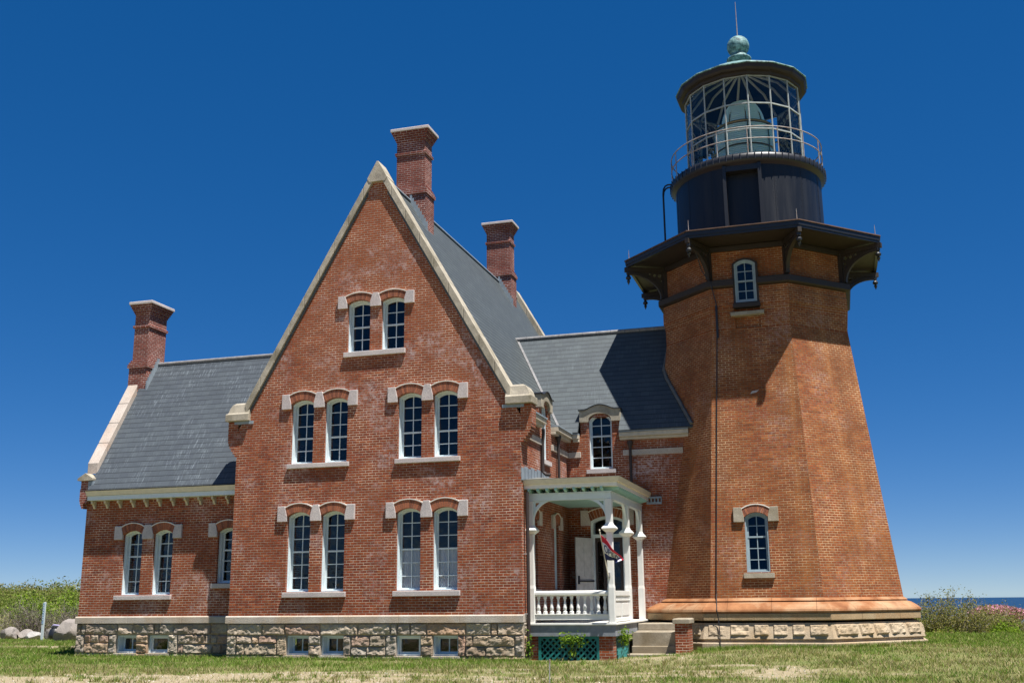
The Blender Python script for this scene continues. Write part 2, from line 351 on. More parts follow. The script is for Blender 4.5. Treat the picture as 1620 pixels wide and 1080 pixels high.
def window(parent, fr, x0, x1, z0, zs, zc, rows=(3, 3), depth=.24, curtain=False, arched=True, lining=.014, label=None, recess=.075, mat='frame'):
    outl = (lambda i: arch_pts(x0, x1, z0, zs, zc, 12, i)) if arched else (lambda i: rect(x0+i, x1-i, z0+i, zc-i))
    m = MB(); m.plate(fr, outl(.0), [outl(lining)], -recess, -depth-.07)
    m.plate(fr, outl(lining), [outl(lining+.02)], -depth*.55, -depth-.06)
    m.box(0, 0, 0, 0, 0, 0) if False else None
    f = m.build('window', mat, parent)
    if label: f['label'] = label
    i = lining+.012; nr = sum(rows); sx0, sx1 = x0+i, x1-i; top = zc-i if arched else zc-i; H = (top-(z0+i))/nr
    mid = z0+i+H*rows[1]; cx = (x0+x1)/2; st = .045; mu = .011
    s = MB(); ol = outl(i); 
    rad_in = outl(i+st)
    def clip(pts, lo, hi):     # keep the outline between two heights
        return [(x, min(max(z, lo), hi)) for x, z in pts]
    up = [p for p in ol]
    # stiles, rails
    s.plate(fr, ol, [rad_in], -depth, -depth-.04)
    s.plate(fr, rect(sx0+.002, sx1-.002, mid-.022, mid+.022), (), -depth+.012, -depth-.042)
    ztop = lambda x: (max(z for xx, z in arch_pts(x0, x1, z0, zs, zc, 40, i+st*.6) if abs(xx-x) < .04) if arched else zc-i-st*.6)
    s.plate(fr, rect(cx-mu, cx+mu, z0+i+st*.8, ztop(cx)), (), -depth-.008, -depth-.034)
    for k in range(1, nr):
        z = z0+i+H*k
        if k == rows[1]: continue
        s.plate(fr, rect(sx0+st*.8, cx-mu, z-mu, z+mu), (), -depth-.010, -depth-.032); s.plate(fr, rect(cx+mu, sx1-st*.8, z-mu, z+mu), (), -depth-.010, -depth-.032)
    s.build('sash', mat, f)
    p = MB(); p.plate(fr, outl(i+st*.7), (), -depth-.018, -depth-.022); p.build('pane', 'glass', f)
    if curtain:
        c = MB(); O, U, V = [Vector(a) for a in fr]; N = U.cross(V); n = 28; r0, r1 = [], []
        for k in range(n+1):
            u = x0+.04+(x1-x0-.08)*k/n; ww = -depth-.065+.012*math.sin(k*1.7)
            r0.append(tuple(O+U*u+V*(z0+.05)+N*ww)); r1.append(tuple(O+U*u+V*(mid-.01)+N*ww))
        c.rings([r0, r1], cap=False, closed=False); c.build('curtain', 'curtain', f, smooth=True)
    return f

def arch_ring(fr, x0, x1, zs, zc, thick, proud, n=15):
    """voussoir bricks over an opening; returns (bricks, cap bead) builders"""
    O, U, V = [Vector(a) for a in fr]; N = U.cross(V); cx, h, rise = (x0+x1)/2, (x1-x0)/2, zc-zs
    rad = (h*h+rise*rise)/(2*rise); cz = zc-rad; a = math.asin(h/rad)*1.12; b, c, mo = MB(), MB(), MB()
    P = lambda r, t, w: tuple(O+U*(cx+r*math.sin(t))+V*(cz+r*math.cos(t))+N*w)
    for k in range(n):
        t0, t1 = -a+2*a*(k+.07)/n, -a+2*a*(k+.93)/n; r0, r1 = rad+.001, rad+thick
        tint = random.choice([(1, 1, 1), (1.15, 1.1, 1), (.85, .8, .8), (1.25, 1.2, 1.1), (.7, .65, .65)])
        q = [P(r0, t0, proud), P(r0, t1, proud), P(r1, t1, proud), P(r1, t0, proud), P(r0, t0, -.1), P(r0, t1, -.1), P(r1, t1, -.1), P(r1, t0, -.1)]
        b.add(q, [(3, 2, 1, 0), (4, 5, 6, 7), (0, 1, 5, 4), (1, 2, 6, 5), (2, 3, 7, 6), (3, 0, 4, 7)], tint)
    def ring(m, ra, rb, w0, w1, aa):
        K = 16; rr = [[P(ra, -aa+2*aa*k/K, w0), P(rb, -aa+2*aa*k/K, w0), P(rb, -aa+2*aa*k/K, w1), P(ra, -aa+2*aa*k/K, w1)] for k in range(K+1)]
        m.rings(rr)
    ring(mo, rad+.004, rad+thick-.002, proud-.010, -.09, a*.995); ring(c, rad+thick, rad+thick+.028, proud+.016, -.02, a*1.02)
    return b, mo, c
g = NG('voussoir_brick'); v = g.coord('Object'); g.set(Base_Color=g.mix(1, g.mix(g.noise(v, 25, 4), (.23, .072, .038), (.32, .12, .06)), g.attr('tint'), 'MULTIPLY'), Roughness=.9); M['voussoir'] = g.m
M['bead'] = paint('pale_lime_bead', (.72, .66, .58), .8, .08)
M['mortar_grey'] = paint('grey_mortar', (.40, .36, .30), .9, .12)
M['mortar'] = paint('mortar', (.55, .44, .36), .9, .12)

# numpy value noise for terrain / masks
def vnoise(x, y, seed=0):
    xi, yi = np.floor(x).astype(np.int64), np.floor(y).astype(np.int64); xf, yf = x-xi, y-yi
    h = lambda a, b: (((a*374761393+b*668265263+seed*1274126177) ^ ((a*374761393+b*668265263+seed*1274126177) >> 13))*1274126177 & 0xffffff)/float(0xffffff)
    u, v_ = xf*xf*(3-2*xf), yf*yf*(3-2*yf)
    return (h(xi, yi)*(1-u)+h(xi+1, yi)*u)*(1-v_)+(h(xi, yi+1)*(1-u)+h(xi+1, yi+1)*u)*v_
def fbm(x, y, seed=0, o=4):
    x = np.asarray(x, float); y = np.asarray(y, float); s = 0; a = .5; t = 0
    for k in range(o): s = s+a*vnoise(x*2**k, y*2**k, seed+k); t += a; a *= .5
    return s/t

# ================================================================== HOUSE
W, D, RZ, SL = 8.2, 14.0, 12.12, 1.747
house = thing('brick_house', 'red brick keepers house with steep slate roofs, stone copings and three chimneys', 'house')
CX = W/2
XL_, YC_ = -5.27, 4.9
# ---- openings of the main front: (x0,x1,sill,spring,crown,rows)
FW = [(3.27, 3.94, 6.98, 8.34, 8.43, (2, 2)), (4.28, 4.95, 6.98, 8.34, 8.43, (2, 2))]
FW += [(x, x+.67, 3.99, 5.62, 5.735, (3, 2)) for x in (1.66, 2.67, 4.81, 5.82)]
FW += [(x, x+.67, .61, 2.57, 2.69, (3, 3)) for x in (1.66, 2.67, 4.81, 5.82)]
def wall(name, fr, outer, holes, thick=.35, mat='brick'):
    m = MB(); m.plate(fr, outer, holes, 0, -thick); return m.build(name, mat, house)
gable = [(0, 0), (W, 0), (W, RZ-SL*(W-CX)), (CX, RZ-.02), (0, RZ-SL*CX)]
wall('wall', FRONT(0), gable, [arch_pts(a, b, c, d, e, 12) for a, b, c, d, e, _ in FW])
# east wall under the right-hand roof slope
EW = [(.95, 1.47, .62, 2.38, 2.48, (3, 3)), (3.2, 3.72, .62, 2.38, 2.48, (3, 3))]
ED = (2.09, 2.75, 4.07, 5.5, 5.72, (2, 3))
wall('wall', EAST(W), [(.351, 0), (D-.351, 0), (D-.351, 5.05), (3.03, 5.05), (3.03, 5.62), (1.81, 5.62), (1.81, 5.05), (.351, 5.05)],
     [arch_pts(*e[:5], 12) for e in EW]+[arch_pts(*ED[:5], 12)])
wall('wall', WEST(0), [(-D+.351, 0), (-.351, 0), (-.351, 5.0), (-D+.351, 5.0)], [])
wall('wall', BACK(D), [(-W, 0), (0, 0), (0, RZ-SL*CX), (-CX, RZ), (-W, RZ-SL*(W-CX))], [])
for i, wdw in enumerate(FW): window(house, FRONT(0), *wdw, curtain=(i in (8, 9)))
for wdw in EW: window(house, EAST(W), *wdw)
window(house, EAST(W), *ED, depth=.16)
# corbels carrying the kneelers, left and right
def corbel(xw, sgn, y0, y1, z0, z1, out, n=7):
    m = MB(); zs = [z0+(z1-z0)*.55*k/n for k in range(n+1)]
    for k in range(n):
        e = out*(math.sin((k+1)/n*math.pi/2)); a, b = sorted((xw, xw+sgn*e)); m.box(a, b, y0, y1, zs[k], zs[k+1] if k < n-1 else z1)
    return m
corbel(0, -1, .003, .40, 4.27, 5.24, .30).build('corbel', 'brick', house)
corbel(W, 1, .003, .40, 4.27, 5.24, .30).build('corbel', 'brick', house)
# ---- gable copings (front and back)
CT = .342     # vertical thickness
def coping_pair(y0, y1, name='coping'):
    for s in (-1, 1):
        m = MB(); top = RZ+.33; n = 9; xe = 3.86
        for k in range(n):            # separate stones with thin joints
            a, b = xe*k/n+(.0 if k == 0 else .004), xe*(k+1)/n-.004
            pts = [(CX+s*a, top-SL*a), (CX+s*b, top-SL*b), (CX+s*b, top-CT-SL*b), (CX+s*a, top-CT-SL*a)]
            if s > 0: pts = pts[::-1]
            m.plate(FRONT(y0), pts, (), 0, -(y1-y0))
        m.build(name, 'coping', house, bevel=.012)
coping_pair(-.085, .42)
for s in (-1, 1):        # lead-dark drip strip below the coping
    m = MB(); a, b = .30, 3.80; t0 = RZ-.012; pts = [(CX+s*a, t0-SL*a), (CX+s*b, t0-SL*b), (CX+s*b, t0-.115-SL*b), (CX+s*a, t0-.115-SL*a)]
    m.plate(FRONT(-.03), pts[::-1] if s > 0 else pts, (), 0, -.06); m.build('drip_strip', 'drip', house)
coping_pair(D-.42, D+.085)
m = MB(); m.plate(FRONT(-.10), [(CX-.25, 11.84), (CX+.25, 11.84), (CX+.31, 11.94), (CX+.03, RZ+.33), (CX-.03, RZ+.33), (CX-.31, 11.94)], (), 0, -.53); m.build('apex_stone', 'coping', house, bevel=.015)
for s in (-1, 1):
    m = MB(); xi, xo = CX+s*3.72, CX+s*4.44
    def lv(xo_, y0, z, y1=.44): a, b = sorted((xi, xo_)); return (a, b, y0, y1, z)
    m.frustum([lv(xo, -.13, 5.25), lv(xo, -.13, 5.44), lv(xo-s*.06, -.09, 5.47), lv(xo-s*.10, -.06, 5.60), lv(xo-s*.17, -.04, 5.71), lv(xo-s*.26, .0, 5.76)])
    m.build('kneeler', 'coping', house, bevel=.012)
    a, b = sorted((CX+s*3.62, CX+s*4.2)); q = MB(); q.box(a, b, -.028, .3, 5.16, 5.248); q.build('lead_tray', 'lead', house)
# ---- main roof
def roof_slab(pts, mat, name='roof', thick=.07, parent=None):
    P = [Vector(p) for p in pts]; n = (P[1]-P[0]).cross(P[2]-P[0]).normalized()
    if n.z < 0: n = -n; P = P[::-1]
    m = MB(); k = len(P); vs = [tuple(p) for p in P]+[tuple(p-n*thick) for p in P]
    m.add(vs, [tuple(range(k)), tuple(reversed(range(k, 2*k)))]+[(i, i+k, (i+1) % k+k, (i+1) % k) for i in range(k)])
    return m.build(name, mat, parent or house)
ze = 5.10; xe = (RZ-ze)/SL
roofR = roof_slab([(CX, .38, RZ), (CX, D-.38, RZ), (CX+xe, D-.38, ze), (CX+xe, .38, ze)], 'slate_side')
roof_slab([(CX, .38, RZ-.002), (CX-xe, .38, ze), (CX-xe, D-.38, ze), (CX, D-.38, RZ-.002)], 'slate')
m = MB(); m.tube([(CX, .42, RZ+.01), (CX, D-.42, RZ+.01)], .055, 8); m.build('ridge_cap', 'lead', roofR)
# ---- water table and rock-faced foundation
def water_table(parent, segs, z0=-.19, z1=0.004):
    for x0, x1, y0, y1 in segs:
        m = MB(); L = max(x1-x0, y1-y0); n = max(1, round(L/1.55))
        for k in range(n):
            if x1-x0 > y1-y0: a, b = x0+(x1-x0)*k/n, x0+(x1-x0)*(k+1)/n-.006; m.frustum([(a, b, y0, y1, z0), (a, b, y0, y1, z1-.025), (a, b, y0+.03, y1, z1)])
            else: a, b = y0+(y1-y0)*k/n, y0+(y1-y0)*(k+1)/n-.006; m.box(x0, x1, a, b, z0, z1)
        m.build('water_table', 'granite', parent, bevel=.008)
water_table(house, [(-.06, W+.03, -.055, .34), (W-.30, W+.028, .345, 4.84)])
def rock_wall(fr, L, rows, holes, wback=-.4, seed=1, jag=.068):
    """coursed rock-faced blocks; rows = list of (z0,z1); holes = list of (u0,u1,z0,z1)"""
    rng = random.Random(seed); O, U, V = [Vector(a) for a in fr]; N = U.cross(V); m = MB()
    def block(u0, u1, z0, z1):
        nu, nz = max(5, int((u1-u0)/.026)), max(5, int((z1-z0)/.026)); g_ = .005; tint = rng.choice([(1, 1, 1), (1.12, 1.06, 1), (.86, .84, .83), (1.1, .93, .78), (1.02, .84, .78), (1.2, 1.18, 1.12), (.76, .72, .66), (1.05, 1, .88)])
        s1, s2 = rng.random()*90, rng.random()*90; tilt = rng.uniform(-.9, .9); tz = rng.uniform(-1.3, .9)
        us, zs = np.linspace(u0+g_, u1-g_, nu+1), np.linspace(z0+g_, z1-g_, nz+1); uu, zz = np.meshgrid(us, zs); uu[1:-1, 1:-1] += np.random.uniform(-.006, .006, uu[1:-1, 1:-1].shape)
        e = np.minimum(np.minimum(uu-u0, u1-uu), np.minimum(zz-z0, z1-zz)); e = np.clip(e/(.018+.03*fbm(uu*14+s1, zz*14, 2, 2)), 0, 1)
        nn = fbm(uu*5+s1, zz*7+s2, 3, 5); ch = fbm(uu*11+s2, zz*13+s1, 9, 3); ch = np.floor(ch*5)/5*.6+ch*.4
        w_ = .004+e*np.maximum(.006, jag*(.30+.85*nn+.75*(ch-.3)+tilt*.5*(uu-(u0+u1)/2)/max(.3, u1-u0)+tz*.45*(zz-(z0+z1)/2)/(z1-z0)))
        vs = [tuple(O+U*float(uu[j, i])+V*float(zz[j, i])+N*float(w_[j, i])) for j in range(nz+1) for i in range(nu+1)]
        m.add(vs, [(j*(nu+1)+i, j*(nu+1)+i+1, (j+1)*(nu+1)+i+1, (j+1)*(nu+1)+i) for j in range(nz) for i in range(nu)], tint)
    def fill(a, b, z0, z1):
        u = a
        while u < b-.01:
            wd = rng.choice([.18, .26, .4, .5, .7, .95, 1.1])*rng.uniform(.85, 1.15)
            if b-(u+wd) < .17: wd = b-u
            block(u, u+wd, z0, z1); u += wd
    def free(z0, z1):
        iv = [(0, L)]
        for h in holes:
            if h[2] < z1-.02 and h[3] > z0+.02: iv = [q for a, b in iv for q in ((a, min(b, h[0])), (max(a, h[1]), b)) if q[1]-q[0] > .02]
        return iv
    for a, b in free(*rows[0]): fill(a, b, *rows[0])
    for a, b in free(*rows[3]): fill(a, b, *rows[3])
    for a, b in free(rows[1][0], rows[2][1]):       # two courses, with tall jamb stones beside the openings
        if b-a < .55: 
            block(a, b, rows[1][0], rows[2][1]) if rng.random() < .6 else (block(a, b, *rows[1]), block(a, b, *rows[2])); continue
        w0, w1 = rng.uniform(.2, .32), rng.uniform(.2, .32)
        block(a, a+w0, rows[1][0], rows[2][1]); block(b-w1, b, rows[1][0], rows[2][1]); zm = rows[1][1]+rng.uniform(-.04, .04)
        fill(a+w0, b-w1, rows[1][0], zm); fill(a+w0, b-w1, zm, rows[2][1])
    bk = MB(); bk.plate(fr, rect(0, L, rows[0][0], rows[-1][1]), [rect(h[0], h[1], h[2], h[3]) for h in holes], 0.006, wback)
    return m, bk
ROWS = [(-1.32, -1.0), (-1.0, -.74), (-.74, -.495), (-.495, -.19)]
BW = [(a, b, -1.0, -.495) for a, b in ((1.75, 2.38), (2.745, 3.375), (4.85, 5.50), (5.84, 6.50))]
def foundation(fr, L, holes, seed, back=-.4):
    m, bk = rock_wall(fr, L, ROWS, holes, back, seed); f = m.build('foundation', 'rubble', house); bk.build('mortar_joint', 'mortar_grey', f)
    return f
foundation(((-.02, .035, 0), (1, 0, 0), (0, 0, 1)), W+.03, [(a+.02, b+.02, c, d) for a, b, c, d in BW], 3)
foundation(((W-.02, .035, 0), (0, 1, 0), (0, 0, 1)), 5.0, [], 4)
def basement_window(fr, a, b, z0=-.985, z1=-.50, depth=.27, bare=False):
    m = MB(); m.plate(fr, rect(a, b, z0, z1), [rect(a+.03, b-.03, z0+.035, z1-.03)], -.05 if not bare else -.04, -depth-.08)
    f = m.build('basement_window', 'frame', house)
    s = MB(); dd = depth if not bare else .10
    s.plate(fr, rect(a+.032, b-.032, z0+.037, z1-.032), [rect(a+.085, b-.085, z0+.09, z1-.085)], -dd, -dd-.04)
    if not bare: s.plate(fr, rect((a+b)/2-.012, (a+b)/2+.012, z0+.09, z1-.085), (), -dd-.005, -dd-.035)
    s.build('sash', 'white' if bare else 'frame', f); p = MB(); p.plate(fr, rect(a+.08, b-.08, z0+.08, z1-.08), (), -dd-.018, -dd-.022); p.build('pane', 'glass', f)
    O, U, V = [Vector(x) for x in fr]; l = MB(); l.plate(fr, rect(a-.06, b+.06, z0-.075, z0-.012), (), .07, -.3); l.build('sill', 'granite', f, bevel=.008)
for i, (a, b, _, _) in enumerate(BW): basement_window(FRONT(.035), a, b, bare=(i == 2))
# ---- arches, springers and sills of the paired windows
def hood(fr, pair, zs, zc, thick, proud=.045, name='window_arch', stone='sill_stone'):
    """brick arches over one or two windows with granite springers between them"""
    bs, mos, cs = MB(), MB(), MB()
    for x0, x1 in pair:
        b, mo, c = arch_ring(fr, x0-.01, x1+.01, zs, zc, thick, proud)
        for A, B_ in ((bs, b), (mos, mo), (cs, c)): A.add(B_.v, B_.f); A.t[-len(B_.f):] = B_.t
    o = bs.build(name, 'voussoir', house); mos.build('mortar_joint', 'mortar', o); cs.build('cap_bead', 'bead', o)
    zt, zb = zc+thick-.06, zs-.13
    edges = [pair[0][0]]+[x for p in zip([p[1] for p in pair[:-1]], [p[0] for p in pair[1:]]) for x in p]+[pair[-1][1]]
    blocks = [[(edges[0]-.29, zt), (edges[0]-.29, zb), (edges[0]-.012, zb), (edges[0]-.012, zs+.02), (edges[0]-.075, zt)]]
    for k in range(len(pair)-1):
        a, b = pair[k][1], pair[k+1][0]; blocks.append([(a+.012, zb), (b-.012, zb), (b-.012, zs+.02), (b-.085, zt+.02), (a+.085, zt+.02), (a+.012, zs+.02)])
    e = edges[-1]; blocks.append([(e+.29, zt), (e+.075, zt), (e+.012, zs+.02), (e+.012, zb), (e+.29, zb)])
    for q in blocks:
        m = MB(); m.plate(fr, q, (), proud+.022, -.12); m.build('springer', stone, house, bevel=.01)
def sill(fr, a, b, z, t=.115, proud=.075, mat='sill_stone'):
    m = MB(); m.plate(fr, rect(a, b, z-t, z), (), proud, -.22); m.build('window_sill', mat, house, bevel=.01)
F0 = FRONT(0)
hood(F0, [(3.27, 3.94), (4.28, 4.95)], 8.34, 8.43, .20); sill(F0, 3.19, 5.0, 6.965, .14)
for a in (1.66, 4.81):
    hood(F0, [(a, a+.67), (a+1.01, a+1.68)], 5.62, 5.735, .23); sill(F0, a-.06, a+1.76, 3.975, .12)
    hood(F0, [(a, a+.67), (a+1.01, a+1.68)], 2.57, 2.69, .22); sill(F0, a-.06, a+1.76, .595, .13)
for a in (.95, 3.2): hood(EAST(W), [(a, a+.52)], 2.38, 2.48, .2)
for a in (.95, 3.2): sill(EAST(W), a-.08, a+.6, .605)

# ---- floors and partitions added behind the windows, coloured near black as their shade
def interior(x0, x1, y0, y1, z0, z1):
    m = MB(); m.box(x0, x1, y0, y1, z0, z1); m.build('interior_wall', 'inside_shade', house)
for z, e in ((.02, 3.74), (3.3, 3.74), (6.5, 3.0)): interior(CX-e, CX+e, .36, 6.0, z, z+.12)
m = MB(); m.plate(FRONT(3.2), [(.36, -1), (W-.36, -1), (W-.36, 4.9), (CX, 11.3), (.36, 4.9)], (), 0, -.1); m.build('interior_wall', 'inside_shade', house); interior(4.03, 4.13, .40, 3.19, .15, 6.4)
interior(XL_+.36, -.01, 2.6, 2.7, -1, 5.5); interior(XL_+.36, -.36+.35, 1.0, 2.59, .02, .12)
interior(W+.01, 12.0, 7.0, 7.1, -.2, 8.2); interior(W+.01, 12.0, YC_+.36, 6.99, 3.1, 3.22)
# ---- chimneys
def chimney(cx, cy, hx, hy, ztop, zbase, label):
    m = MB(); lv = []
    L = lambda e, z: (cx-hx-e, cx+hx+e, cy-hy-e, cy+hy+e, z)
    seq = [(.06, zbase), (.06, ztop-2.18), (.10, ztop-2.175), (.10, ztop-2.06), (.075, ztop-2.055), (.075, ztop-1.99), (.04, ztop-1.985), (.04, ztop-1.92), (.0, ztop-1.915), (0, ztop-.86), (.04, ztop-.855), (.045, ztop-.78), (.0, ztop-.74), (0, ztop-.40)]
    for k in range(5): seq += [(.026*(k+1), ztop-.398+.06*k), (.026*(k+1), ztop-.34+.06*k)]
    m.frustum([L(e, z) for e, z in seq]); c = m.build('chimney', 'brick_shaft', house); c['label'] = label
    p = MB(); p.frustum([L(.165, ztop-.098), L(.165, ztop-.015), L(.15, ztop)]); p.build('chimney_cap', 'sill_stone', c, bevel=.01)
    return c
c1 = chimney(CX, 2.66, .465, .285, 14.51, 10.6, 'front chimney on the main ridge'); c2 = chimney(CX, 11.55, .465, .285, 14.51, 10.6, 'rear chimney on the main ridge')
def step_flash(cx, y0, y1, xw, par):
    m = MB()
    for k in range(9):
        x = xw+k*.065; zt = RZ-SL*(x-CX)+.22
        if x > cx+.60: break
        m.box(x, x+.066, y0-.012, y0-.002, zt-.42, zt)
    m.build('lead_flashing', 'lead', par)
step_flash(CX, 2.66-.365, 0, CX+.02, c1); step_flash(CX, 11.55-.365, 0, CX+.02, c2)

# ---- left wing
YL, XL, LRY, LRZ = .63, -5.27, 2.85, 7.76
def LE(z): return z
LWIN = [(-3.92, -3.29, .585, 2.27, 2.385, (2, 3)), (-2.91, -2.28, .585, 2.27, 2.385, (2, 3)), (-.83, -.2, .88, 2.27, 2.385, (2, 3))]
wall('wall', FRONT(YL), [(XL, 0), (-.004, 0), (-.004, 3.52), (XL, 3.52)], [arch_pts(*a[:5], 12) for a in LWIN])
LS = (LRZ-3.55)/(LRY-.33)
lz = lambda y: LRZ-LS*abs(y-LRY)
wall('wall', WEST(XL), [(-(2*LRY-YL), 0), (-YL-.351, 0), (-YL-.351, lz(YL+.351)), (-LRY, LRZ), (-(2*LRY-YL), lz(YL))], [])
wall('wall', BACK(2*LRY-YL), [(0.004, 0), (-XL-.351, 0), (-XL-.351, 3.5), (0.004, 3.5)], [])
for q in LWIN: window(house, FRONT(YL), *q)
FL = FRONT(YL)
hood(FL, [(-3.92, -3.29), (-2.91, -2.28)], 2.27, 2.385, .20); hood(FL, [(-.83, -.2)], 2.27, 2.385, .20)
sill(FL, -4.08, -2.22, .57, .12); sill(FL, -.95, -.10, .865, .12)
roofL = roof_slab([(XL+.22, .31, 3.57), (.05, .31, 3.57), (.05, LRY, LRZ+.03), (XL+.22, LRY, LRZ+.03)], 'slate')
roof_slab([(XL+.22, 2*LRY-.31, 3.57), (.05, 2*LRY-.31, 3.57), (.05, LRY, LRZ+.028), (XL+.22, LRY, LRZ+.028)], 'slate')
m = MB(); m.tube([(XL+.45, LRY, LRZ+.045), (.05, LRY, LRZ+.045)], .06, 8); m.build('ridge_cap', 'valley', roofL)
m = MB(); m.frustum([(XL+.20, -.004, .36, YL-.002, 3.27), (XL+.20, -.004, .36, YL-.002, 3.40)]); m.build('eave_cornice', 'frame', house, bevel=.006)
m = MB(); m.frustum([(XL+.18, -.004, .33, YL-.002, 3.404), (XL+.17, -.004, .30, YL-.002, 3.50), (XL+.16, -.004, .285, YL-.002, 3.535)]); m.build('eave_gutter', 'cream', house)
for k in range(11):
    x = -4.97+.443*k; pts = [(0, 3.265), (0, 3.05), (-.04, 3.04), (-.07, 3.08), (-.11, 3.15), (-.19, 3.19), (-.19, 3.265)]
    m = MB(); m.plate(((x, YL, 0), (0, 1, 0), (0, 0, 1)), [(a, b) for a, b in pts][::-1], (), .03, -.03); m.build('eave_bracket', 'bracket_cream', house)
water_table(house, [(XL-.05, -.064, YL-.055, YL+.3), (XL-.05, XL+.3, YL+.301, 2*LRY-YL)])
BL = [(a, b, -1.0, -.51) for a, b in ((-3.93, -3.28), (-2.88, -2.25))]
foundation(((XL-.02, YL+.035, 0), (1, 0, 0), (0, 0, 1)), -XL-.0, [(a-XL+.02, b-XL+.02, c, d) for a, b, c, d in BL], 8)
foundation(((XL-.02, 2*LRY-YL, 0), (0, -1, 0), (0, 0, 1)), 2*LRY-2*YL-.07, [], 9)
for i, (a, b, _, _) in enumerate(BL): basement_window(FRONT(YL+.035), a, b, -.985, -.515, bare=(i == 1))
# left gable coping, kneeler and corbel
for s in (-1, 1):
    m = MB(); n = 4; y_a = LRY-s*2.22; 
    for k in range(n):
        a, b = .62+(2.22-.62)*k/n, .62+(2.22-.62)*(k+1)/n-.01
        pts = [(LRY-s*a, LRZ+.33-LS*a), (LRY-s*b, LRZ+.33-LS*b), (LRY-s*b, LRZ+.0-LS*b), (LRY-s*a, LRZ+.0-LS*a)]
        if s < 0: pts = pts[::-1]
        m.plate(EAST(XL+.26), pts[::-1], (), 0, -.36)
    m.build('coping', 'coping_pale', house, bevel=.02)
m = MB(); m.plate(FRONT(.36), [(XL-.20, 3.86), (XL+.32, 3.86), (XL+.32, 3.93), (XL+.06, 4.08), (XL-.20, 3.93)], (), 0, -.5); m.build('kneeler', 'coping', house, bevel=.012)
m = corbel(XL, -1, .42, .80, 3.05, 3.62, .12, 5); m.box(XL-.10, XL+.16, .42, .86, 3.62, 3.86); m.box(XL, XL+.158, .424, YL-.003, 3.2, 3.618); m.build('corbel', 'brick_shaft', house)
m = MB(); m.box(XL+.161, XL+.34, .40, .80, 3.60, 3.84); m.build('lead_flashing', 'lead', house)
c3 = chimney(XL+.14, LRY, .27, .455, 9.80, 4.2, 'left chimney at the end of the side wing')
m = MB()
for k in range(8):
    y = LRY-.55+k*.07; m.box(XL+.495, XL+.55, y, y+.071, lz(y)-.1, lz(y)+.34)
m.build('lead_flashing', 'lead', c3)

# ---- connecting wing between house and tower
YC, CRY, CRZ, CEZ = 4.9, 7.0, 8.69, 5.14; CS = (CRZ-CEZ)/(CRY-4.62)
cz_ = lambda y: CRZ-CS*abs(y-CRY)
CD = (8.89, 9.585, 4.07, 5.5, 5.72, (2, 3))
DOOR = (8.87, 9.87, -.22, 2.55, 2.69)
wall('wall', FRONT(YC), [(W+.004, -.22), (12.2, -.22), (12.2, 5.05), (9.80, 5.05), (9.80, 5.62), (8.63, 5.62), (8.63, 5.05), (W+.004, 5.05)], [arch_pts(*CD[:5], 12), [(x, max(z, -.215)) for x, z in arch_pts(*DOOR, 12)]])
wall('wall', BACK(2*CRY-YC), [(-12.2, -.22), (-W-.004, -.22), (-W-.004, 5.05), (-12.2, 5.05)], [])
window(house, FRONT(YC), *CD, depth=.16); sill(FRONT(YC), 8.80, 9.68, 4.06, .12)
x_at = lambda z: CX+(RZ-z)/SL
yn = CRY-(CRZ-5.80)/CS     # the slope is cut back round the wall dormer
roofC = roof_slab([(x_at(CEZ)-.05, 4.62, CEZ), (8.60, 4.62, CEZ), (8.60, yn, 5.80), (9.84, yn, 5.80), (9.84, 4.62, CEZ), (12.3, 4.62, CEZ), (12.3, CRY, CRZ), (x_at(CRZ)-.25, CRY, CRZ)], 'slate_calm')
roof_slab([(x_at(CEZ)-.05, 2*CRY-4.62, CEZ), (12.3, 2*CRY-4.62, CEZ), (12.3, CRY, CRZ-.002), (x_at(CRZ)-.25, CRY, CRZ-.002)], 'slate')
m = MB(); xr0 = x_at(CRZ)-.12
for k in range(12):
    a, b = xr0+(11.6-xr0)*k/12, xr0+(11.6-xr0)*(k+1)/12-.012; m.tube([(a, CRY, CRZ+.02), (b, CRY, CRZ+.02)], .07, 8)
m.build('ridge_cap', 'valley', roofC)
# valley metal along the roof junction
A, B = Vector((x_at(CRZ), CRY, CRZ)), Vector((x_at(CEZ), 4.62, CEZ)); n1 = Vector((SL, 0, 1)).normalized(); n2 = Vector((0, -CS, 1)).normalized(); dv = (B-A).normalized()
t1, t2 = n1.cross(dv).normalized(), n2.cross(dv).normalized()
if t1.y > 0: t1 = -t1
if t2.x < 0: t2 = -t2
m = MB(); e1, e2 = t1*.09+n1*.012, t2*.06+n2*.012; mid = (n1+n2).normalized()*.016
m.rings([[tuple(P+e1), tuple(P+mid), tuple(P+e2)] for P in (A, B)], cap=False, closed=False); m.build('valley_flashing', 'valley', roofC)
def cornice_run(fr, a, b, z0, z1, name='eave_cornice'):
    m = MB(); m.plate(fr, rect(a, b, z0, z0+.08), (), .14, -.02); m.plate(fr, rect(a, b, z0+.082, z1), (), .22, -.02); o = m.build(name, 'bracket_cream', house, bevel=.012)
    q = MB(); q.plate(fr, rect(a, b, z1+.002, z1+.045), (), .25, -.02); q.build('gutter', 'lead', o)
cornice_run(FRONT(YC), W+.22, 8.60, 4.88, 5.09); cornice_run(FRONT(YC), 9.83, 11.86, 4.88, 5.09)
cornice_run(EAST(W), .35, 1.79, 4.88, 5.09); cornice_run(EAST(W), 3.05, YC-.002, 4.88, 5.09)
for fr, a, b in ((FRONT(YC), W+.06, 8.63), (FRONT(YC), 9.90, 11.66), (EAST(W), .30, 1.83), (EAST(W), 3.03, YC-.003)):
    m = MB(); m.plate(fr, rect(a, b, 4.42, 4.59), (), .055, -.1); m.build('string_course', 'bracket_cream' if False else 'granite', house, bevel=.01)
